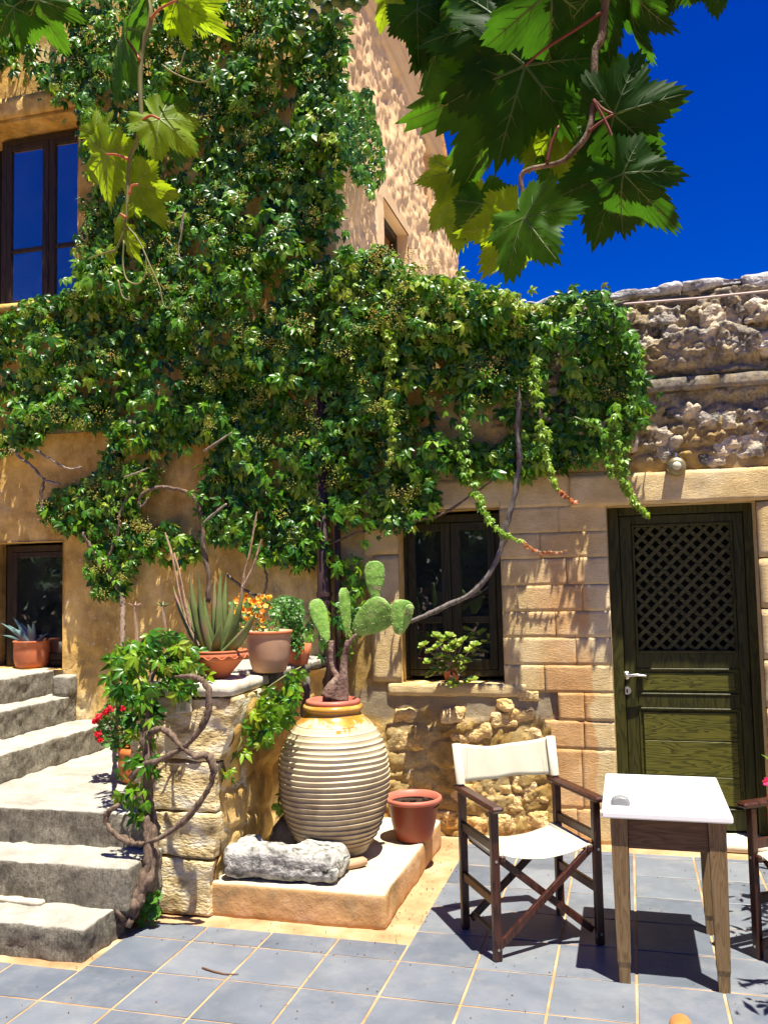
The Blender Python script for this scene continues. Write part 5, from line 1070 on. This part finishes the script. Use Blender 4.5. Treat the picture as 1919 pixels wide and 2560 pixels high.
# ------------------------------------------------------------------ prickly pear growing from the jar
cy = VY0-.0; cc = empty('prickly_pear', (VX, VY0, zn+.06), 'prickly pear cactus with green pads on a corky trunk growing out of the jar', 'cactus')
m = MB(); m.tube(smooth_path([vY(735, 1512, cy), vY(740, 1480, cy), vY(742, 1440, cy), vY(748, 1400, cy), vY(750, 1382, cy)], 6), [.046, .030, .020, .017, .013], 12, True, .10)
m.tube(smooth_path([vY(712, 1508, cy), vY(722, 1480, cy), vY(735, 1460, cy)], 5), [.048, .036, .018], 10, True, .10); m.tube(smooth_path([vY(733, 1470, cy+.02), vY(718, 1440, cy+.03), vY(716, 1400, cy+.03), vY(717, 1384, cy+.03)], 5), [.018, .020, .022, .016], 10, True, .08)
m.tube(smooth_path([vY(748, 1405, cy-.005), vY(757, 1385, cy-.015), vY(770, 1368, cy-.02)], 4), [.014, .012, .010], 9)
m.build('trunk', M['cork'], cc, True)
def pad(cx, cy_, hl, hw, ang, dy=0., turn=0., th=.013, seed=0):
    hl, hw = hl*1.04, hw*1.16
    """pad centred on a measured point; hl, hw half length and width in metres, ang lean, turn about its long axis"""
    c = vY(cx, cy_, cy+dy); v = []; f = []; nu, nv_ = 20, 12; a = R(ang); L = np.array([math.sin(a), 0, math.cos(a)]); Wd_ = np.array([math.cos(a)*math.cos(R(turn)), math.sin(R(turn)), -math.sin(a)*math.cos(R(turn))]); N_ = np.cross(Wd_, L)
    def P(t, s):
        y = -math.cos(t*math.pi); prof_ = math.sin(t*math.pi)**.72*(.80+.28*y)*1.0; return c+L*hl*y+Wd_*hw*prof_*math.cos(s)+N_*th*(math.sin(t*math.pi)**.5)*math.sin(s)
    for i in range(nu+1):
        for k in range(nv_*2): v.append(P(i/nu, math.pi*k/nv_))
    nn = nv_*2
    for i in range(nu):
        for k in range(nn): f.append((i*nn+k, i*nn+(k+1) % nn, (i+1)*nn+(k+1) % nn, (i+1)*nn+k))
    o = MB().add(v, f).build('pad', M['cactus'], cc, True); rs = np.random.RandomState(seed); m = MB()
    for _ in range(85):
        t = rs.uniform(.08, .95); s = rs.uniform(0, 2*math.pi); p = P(t, s); q0 = p-c; r_ = .0052; m.add([p+np.array(d)*r_ for d in dot[0]], dot[1])
    tag(m.build('areole', M['spine'], o), kind='stuff'); return o
kc = kv
pad(809, 1253, 40*kc, 22*kc, 0, -.02, 15, seed=1); pad(803, 1336, 48*kc, 37*kc, 55, -.02, 12, .015, 2); pad(866, 1333, 36*kc, 25*kc, 10, -.04, 25, seed=3); pad(882, 1318, 12*kc, 9*kc, 30, -.05, 20, seed=4)
pad(746, 1323, 52*kc, 20*kc, -4, 0, 70, seed=5); pad(693, 1341, 48*kc, 20*kc, -16, .03, 35, seed=6)
# ------------------------------------------------------------------ grape vine hanging into view from the pergola
def grape_mesh(name, cup, seed, tint):
    rs = np.random.RandomState(seed); n = 168; A = np.linspace(-math.pi, math.pi, n, endpoint=False); v = [(0, 0, 0)]; f = []
    lobes = [(0, 1.), (R(57), .92), (-R(57), .90), (R(112), .72), (-R(112), .74)]; rr = []
    for a in A:
        r = max(am*(1-.40*min(1, abs((a-la+math.pi) % (2*math.pi)-math.pi)/R(31))**1.0) for la, am in lobes)
        sinus = abs(abs(a)-math.pi); r = min(r, .20+1.05*sinus/.9) if sinus < .6 else r
        tooth = (abs(a)*28/math.pi+.15*seed) % 1.; rr.append(r*(1+.17*(1-tooth-.5)*(.8+.4*rs.rand())))
    for fr in (.33, .66, 1.):
        for a, r in zip(A, rr):
            rad = (r*fr if fr == 1 else fr*(.55*r+.45*.62)); x, y = rad*math.sin(a), rad*math.cos(a)
            z = cup*rad*rad*(.5+.5*math.cos(a))-.16*abs(math.sin(2.5*a))*rad*rad+.07*math.sin(3*a+seed)*rad+.04*math.sin(9*a+seed*2)*fr**3; v.append((x, y, z))
    for k in range(n): f.append((0, 1+k, 1+(k+1) % n))
    for q in (0, 1):
        for k in range(n): a, b = 1+q*n+k, 1+q*n+(k+1) % n; f += [(a, a+n, b), (b, a+n, b+n)]
    me = bpy.data.meshes.new(name); nv0 = len(v)
    def zat(x, y):
        a = math.atan2(x, y); rad = math.hypot(x, y); return cup*rad*rad*(.5+.5*math.cos(a))-.16*abs(math.sin(2.5*a))*rad*rad+.07*math.sin(3*a+seed)*rad
    fv = []
    def rib(p0, p1, w_):
        p0, p1 = np.array(p0), np.array(p1); d = (p1-p0)/np.linalg.norm(p1-p0); s = np.array([d[1], -d[0]]); N = 6
        for i in range(N):
            t0, t1 = i/N, (i+1)/N
            for sg in (1, -1):
                o = len(v); q = []
                for t, ww in ((t0, w_*(1-t0*.8)), (t1, w_*(1-t1*.8))):
                    for e in (-1, 0, 1): x, y = p0+(p1-p0)*t+s*ww*e; q.append((x, y, zat(x, y)+sg*(.010 if e == 0 else .003)))
                v.extend(q); fv.extend([(o, o+1, o+4, o+3), (o+1, o+2, o+5, o+4)])
    for la, am in lobes:
        e = np.array([math.sin(la), math.cos(la)])*am*.93; rib((0, 0), e, .016)
        for t in (.3, .5, .68):
            for sg in (-1, 1):
                a2 = la+sg*R(40); rib(e*t, e*t+np.array([math.sin(a2), math.cos(a2)])*am*.26*(1.15-t), .007)
    me.from_pydata(v, [], f+fv); me.materials.append(M['grape']); me.materials.append(M['vein'])
    me.polygons.foreach_set('material_index', [0]*len(f)+[1]*len(fv)); me.polygons.foreach_set('use_smooth', [True]*(len(f)+len(fv)))
    at = me.attributes.new('tint', 'FLOAT', 'POINT'); at.data.foreach_set('value', [tint]*len(v)); me.update(); return me
GM = {(c, s): grape_mesh('grape_leaf', cu, s, t) for c, t in (('dark', .12), ('mid', .5), ('young', .95)) for s, cu in ((1, -.55), (2, -.25), (3, -.95))}  # light put into leaf tones
def gleaf(parent, x, y, Y, r_px, ang, col, s, tilt=0., roll=0., w=1.):
    """leaf with its stalk joint at a measured point, tip turned ang degrees from up (clockwise), tilted towards or away"""
    T = vY(x, y, Y); d = float(np.dot(T-CAM, fw)); r = r_px*K*d/F_PX; a = R(ang); tip = rt*math.sin(a)+up*math.cos(a); side = np.cross(tip, -fw)
    tip = tip*math.cos(R(tilt))+fw*math.sin(R(tilt)); nr = np.cross(side, tip); nr = -fw*math.cos(R(roll))+side*math.sin(R(roll))
    Mx = rotmats(tip[None], nr[None])[0]; o = bpy.data.objects.new('leaf', GM[col, s]); COL.objects.link(o); o.parent = parent; o.matrix_parent_inverse = Matrix.Translation(-parent.location)
    o.matrix_basis = Matrix.Translation(Vector(T)) @ Matrix(Mx.tolist()).to_4x4() @ Matrix.Diagonal((r*w, r, r, 1)); return T
gR = empty('grape_shoot', vY(1300, -60, -2.75), 'dark grape vine shoot with big lobed leaves hanging against the blue sky', 'vine')
Y0 = -2.75
for a in [(1134, 142, Y0, 215, 197, 'dark', 2, 10, 8), (1085, 175, Y0+.05, 225, 188, 'mid', 1, 8, -30), (1085, 50, Y0, 185, 262, 'dark', 2, 0, 10), (1010, 20, Y0+.05, 150, 235, 'mid', 3, 0, 20), (1190, -20, Y0-.05, 190, 175, 'dark', 1, 20, 0), (1290, -30, Y0-.03, 160, 160, 'dark', 2, 20, 0), (1120, -50, Y0, 170, 215, 'dark', 3, 0, 0), (1230, 60, Y0+.1, 150, 175, 'dark', 1, 0, 0), (1250, 130, Y0+.12, 110, 150, 'mid', 2, 0, 20),
          (1324, 247, Y0-.02, 160, 80, 'dark', 1, -22, 15, .95), (1320, 250, Y0+.03, 150, 130, 'mid', 2, 15, -25), (1331, 372, Y0+.02, 165, 195, 'dark', 2, 10, 5), (1345, 375, Y0-.03, 150, 142, 'dark', 3, -12, 25, .8), (1131, 470, Y0-.06, 150, 158, 'mid', 2, -38, 22), (1112, 480, Y0+.04, 125, 200, 'young', 1, 5, -25), (1206, 272, Y0+.1, 130, 165, 'young', 2, 10, 20), (1215, 300, Y0+.12, 105, 200, 'mid', 1, 0, 0),
          (978, 372, Y0+.12, 88, 262, 'young', 2, 0, 20), (990, 430, Y0+.12, 105, 190, 'young', 1, 0, 25), (1040, 440, Y0+.1, 105, 175, 'mid', 3, 0, 20), (1365, -20, Y0-.02, 150, 182, 'dark', 3, 30, 40, .6), (1540, -62, Y0, 95, 170, 'dark', 2, 0, 0), (1470, -80, Y0, 95, 190, 'dark', 1, 0, 0), (850, -10, Y0+.15, 85, 175, 'young', 1, 0, 30), (1065, 0, Y0+.15, 70, 170, 'young', 3, 0, 0), (1410, -90, Y0, 120, 170, 'dark', 1, 0, 0), (900, 20, Y0+.05, 110, 120, 'dark', 1, 0, 0), (960, 60, Y0+.08, 120, 165, 'dark', 2, 0, 0)]:
    gleaf(gR, *a)
def gstem(parent, pts, rad, mat, Y, name='stem'): return MB().tube(smooth_path([vY(p[0], p[1], p[2] if len(p) > 2 else Y) for p in pts], 6), rad, 8).build(name, M[mat], parent, True)
gstem(gR, [(1330, -120), (1310, -20), (1298, 80), (1284, 115), (1281, 215), (1270, 285), (1235, 330), (1205, 352), (1130, 372), (1128, 420), (1130, 470)], [.0050, .0042, .0034, .0024], 'bark', Y0-.02)
for p in ([(1300, 25), (1240, 65), (1170, 110), (1134, 142)], [(1282, 215), (1300, 235), (1324, 247)], [(1281, 215), (1310, 270), (1328, 320), (1331, 372)], [(1270, 285), (1295, 265), (1324, 247)], [(1180, 352), (1190, 310), (1206, 272)]): gstem(gR, p, [.0022, .0016], 'darkstalk', Y0-.025, 'leaf_stalk')
YL = -2.35
gL = empty('grape_shoot', vY(315, -60, YL), 'bright yellow green young grape shoot with curling tendrils hanging before the creeper', 'vine')
for a in [(382, 2, YL, 100, 172, 'young', 2, 10, 30, .8), (400, 0, YL+.02, 110, 150, 'young', 1, 0, 60, .7), (275, 60, YL, 150, 215, 'mid', 1, 0, 82, .8), (345, 257, YL, 108, 128, 'young', 2, 0, -25), (345, 257, YL+.03, 95, 165, 'mid', 3, 20, 10), (340, 262, YL+.02, 80, 205, 'mid', 1, 0, 0, .7), (232, 333, YL, 118, 190, 'young', 2, 15, 25, .9), (297, 398, YL, 100, 160, 'young', 1, 10, 25, .85), (262, 462, YL, 62, 215, 'young', 1, 0, 40, .7), (277, 515, YL, 62, 160, 'young', 2, 0, 45, .7), (236, 540, YL, 28, 220, 'young', 3, 0, 30), (412, -20, YL+.05, 70, 165, 'young', 3, 0, 0), (205, 290, YL+.02, 60, 60, 'young', 3, 0, 50, .6)]: gleaf(gL, *a)
gstem(gL, [(300, -150), (318, -20), (325, 40), (310, 90), (304, 130), (303, 190), (305, 260), (295, 310), (280, 345), (276, 425), (270, 490), (250, 540), (235, 545)], [.0062, .0058, .0045, .003, .0015], 'cane', YL-.01)
for p in ([(325, 42), (345, 20), (382, 0)], [(302, 130), (285, 100), (268, 78)], [(305, 262), (325, 250), (345, 257)], [(278, 345), (255, 335), (230, 333)], [(280, 420), (285, 402), (298, 398)], [(272, 470), (265, 465), (260, 462)]): gstem(gL, p, [.003, .0022], 'petiole', YL-.015, 'leaf_stalk')
for p in ([(272, 485), (300, 520), (325, 575), (345, 620), (352, 655), (362, 665), (372, 658), (368, 645)], [(268, 520), (266, 570), (275, 605), (300, 612), (315, 590), (316, 555)], [(255, 605), (265, 640), (280, 648), (278, 640)], [(350, 140), (380, 160), (430, 178), (455, 168), (460, 150)], [(385, 160), (395, 125), (400, 110)], [(250, 540), (215, 550), (190, 560)]): gstem(gL, p, [.0018, .0012], 'cane', YL-.01, 'tendril')
# pergola roof  of grape leaves added over the viewpoint, mostly unseen, to shade the shoots
cn = empty('grape_shade_canopy', (0, -3.2, 2.75), 'canopy of grape leaves added overhead, mostly out of view, to shade the shoots', 'vine')
rs = np.random.RandomState(77)
TL = np.array([vY(-20, -20, -2.5), vY(30, 15, -2.5), vY(80, 0, -2.5)])
for i, T in enumerate(TL):
    o = bpy.data.objects.new('leaf', GM['mid', 1+i]); COL.objects.link(o); o.parent = cn; o.matrix_parent_inverse = Matrix.Translation(-cn.location)
    o.matrix_basis = Matrix.Translation(Vector(T)) @ Matrix(rotmats(np.array([[.3*i-.3, .2, -1.]]), np.array([[0, -1., .3]]))[0].tolist()).to_4x4() @ Matrix.Scale(.075, 4)
n = 0
while n < 180:
    x, y = rs.uniform(-1.6, 1.5), rs.uniform(-4.2, -2.45); z = 2.72+rs.uniform(-.06, .12)+.1*(x > .2)
    p = np.array([x, y, z]); dd = p-CAM; zc_ = dd@fw
    if zc_ > 0 and abs(dd@rt)/zc_ < .55 and (dd@up)/zc_ < .66: continue           # stays above the view
    if x < -.25 and rs.rand() < .85 and y > -3.4: continue
    if x > .42 and y > -3.3 and rs.rand() < .8: continue
    o = bpy.data.objects.new('leaf', GM[('dark', 'mid')[n % 2], 1+n % 3]); COL.objects.link(o); o.parent = cn; o.matrix_parent_inverse = Matrix.Translation(-cn.location)
    Mx = rotmats(np.array([[rs.normal(), rs.normal(), -.3]]), np.array([[rs.normal(0, .3), rs.normal(0, .3), 1.]]))[0]; o.matrix_basis = Matrix.Translation(Vector(p)) @ Matrix(Mx.tolist()).to_4x4() @ Matrix.Scale(.085*rs.uniform(.8, 1.2), 4); n += 1
# unripe grapes at the top edge
gb_ = empty('grape_bunch', vY(722, 10, -2.6), 'bunch of unripe green grapes at the top edge above the house corner', 'fruit'); rs = np.random.RandomState(8); gm = simple('unripe_grape', [(.3, (.035, .075, .012)), (.7, (.07, .13, .02))], 4, .35, .5, .05); base = None
for k in range(26):
    T = vY(722, 8, -2.6)+rs.normal(0, 1, 3)*np.array([.020, .018, .016])+np.array([0, 0, .012])
    if base is None: me_ = MB().lathe([(.0001, -.009), (.005, -.0075), (.0085, -.003), (.0085, .003), (.005, .0075), (.0001, .009)], (0, 0, 0), 12).build('grape', gm, gb_, True); base = me_.data; o = me_
    else: o = bpy.data.objects.new('grape', base); COL.objects.link(o); o.parent = gb_; o.matrix_parent_inverse = Matrix.Translation(-gb_.location)
    o.matrix_basis = Matrix.Translation(Vector(T))

# ------------------------------------------------------------------ flowering shrub just right of the view; its twigs shade the tiles
fb = empty('oleander_bush', (1.35, .9, 0), 'pink flowering bush at the right edge, casting leaf shadows on the tiles', 'bush'); rs = np.random.RandomState(19)
m = MB(); LT, LI, LN = [], [], []
for k in range(60):
    a = rs.uniform(0, 6.28); e = np.array([1.35+rs.uniform(-.55, .5), .75+rs.uniform(-1.4, .9), rs.uniform(.7, 1.5)]); 
    b0_ = np.array([1.35+rs.normal(0, .05), .8+rs.normal(0, .08), .3]); 
    P = smooth_path([b0_, (b0_+e)/2+np.array([0, 0, .15]), e], 6); m.tube(P, [.006, .002], 5)
    for j in range(18): t = rs.uniform(.35, 1); p = P[int(t*(len(P)-1))]+rs.normal(0, .02, 3); LT.append(p); LI.append(rs.normal(0, 1, 3)+np.array([0, 0, .2])); LN.append(rs.normal(0, 1, 3)+np.array([0, 0, 1.]))
for k in range(1300):
    p = np.array([rs.uniform(.62, 1.2), rs.uniform(-.9, 1.0), rs.uniform(.75, 1.5)]); q_ = np.floor(p*7); 
    if _hash(np.array(int(q_[0])+90), np.array(int(q_[1])+90), np.array(int(q_[2])+90), 3) < .62: continue
    LT.append(p); LI.append(rs.normal(0, 1, 3)); LN.append(rs.normal(0, 1, 3)+np.array([0, 0, 1.]))
LT = np.array(LT); dd = LT-CAM; zc_ = dd@fw; ok = (dd@rt)/zc_ > .447; LT, LI, LN = LT[ok], np.array(LI)[ok], np.array(LN)[ok]
tag(batch('leaves', *leaflet(1., .14, .03, .2), rotmats(LI, LN), LT, .10*rs.uniform(.6, 1.2, len(LT)), rs.uniform(.1, .7, len(LT)), M['creeper'], fb), kind='stuff')
MB().lathe([(.12, 0), (.17, .3), (.18, .3), (.16, .28), (.002, .27)], (1.35, .8, 0), 24).build('pot', M['terra'], fb, True); m2 = MB()
m2.tube([(1.35, .8, .25), (1.38, .8, .9)], [.02, .01]); m2.build('stem', M['bark'], fb)
for (x, y) in ((1916, 1957), (1914, 2006), (1922, 1990), (1925, 2040)):
    c = sY(x+3, y, 1.0); n = 14; u = rs.normal(0, 1, (n, 3)); u /= np.linalg.norm(u, axis=1, keepdims=True); batch('flower', *hexl, rotmats(rs.normal(0, 1, (n, 3)), u), c+u*.012, .024*rs.uniform(.8, 1.2, n), rs.uniform(0, 1, n), M['pink'], fb)

# ------------------------------------------------------------------ the garden behind the viewpoint, seen only in the window panes
rs = np.random.RandomState(23); n = 16000; T = np.stack([rs.uniform(-19, 9, n), rs.uniform(-10.5, -8.5, n), rs.uniform(0, 1, n)**.8*3.2], 1); T[:, 2] *= .75+.35*np.sin(T[:, 0]*1.3)*.6
hg = batch('garden_hedge', *hexl, rotmats(rs.normal(0, 1, (n, 3)), rs.normal(0, 1, (n, 3))+np.array([0, .6, .6])), T, .26*rs.uniform(.6, 1.3, n), rs.uniform(0, 1, n), M['hedge']); tag(hg, kind='stuff')

# ------------------------------------------------------------------ small litter on the tiles
rs = np.random.RandomState(31); m = MB()
for k in range(340):
    if k < 60: x, y = rs.uniform(-1.16, -.95), rs.uniform(.15, 1.7)
    elif k < 85: x, y = rs.uniform(-2.3, -1.1), rs.uniform(-.05, .28)
    else: x, y = rs.uniform(-2.5, .9), rs.uniform(-1., 1.5)
    s = rs.uniform(.0025, .007)*(1.3 if k < 60 else 1); a = rs.uniform(0, 6.28); c, d = math.cos(a)*s, math.sin(a)*s; m.add([(x-c, y-d, .0015), (x+d*.5, y-c*.5, .004), (x+c, y+d, .0015), (x-d*.5, y+c*.5, .003), (x, y, .006)], [(0, 1, 4), (1, 2, 4), (2, 3, 4), (3, 0, 4)])
tag(m.build('leaf_litter', M['litter']), kind='stuff')
a = [vZ(x, y, .005) for x, y in ((437, 2090), (462, 2098), (490, 2104), (515, 2104))]; tag(MB().tube(smooth_path(a, 5), [.004, .0035, .0015], 6, True, .2).build('dry_twig', M['litter'], None), 'thin dry curved twig lying on the tiles in front of the plinth', 'twig')
p = vZ(640, 1990, .003)
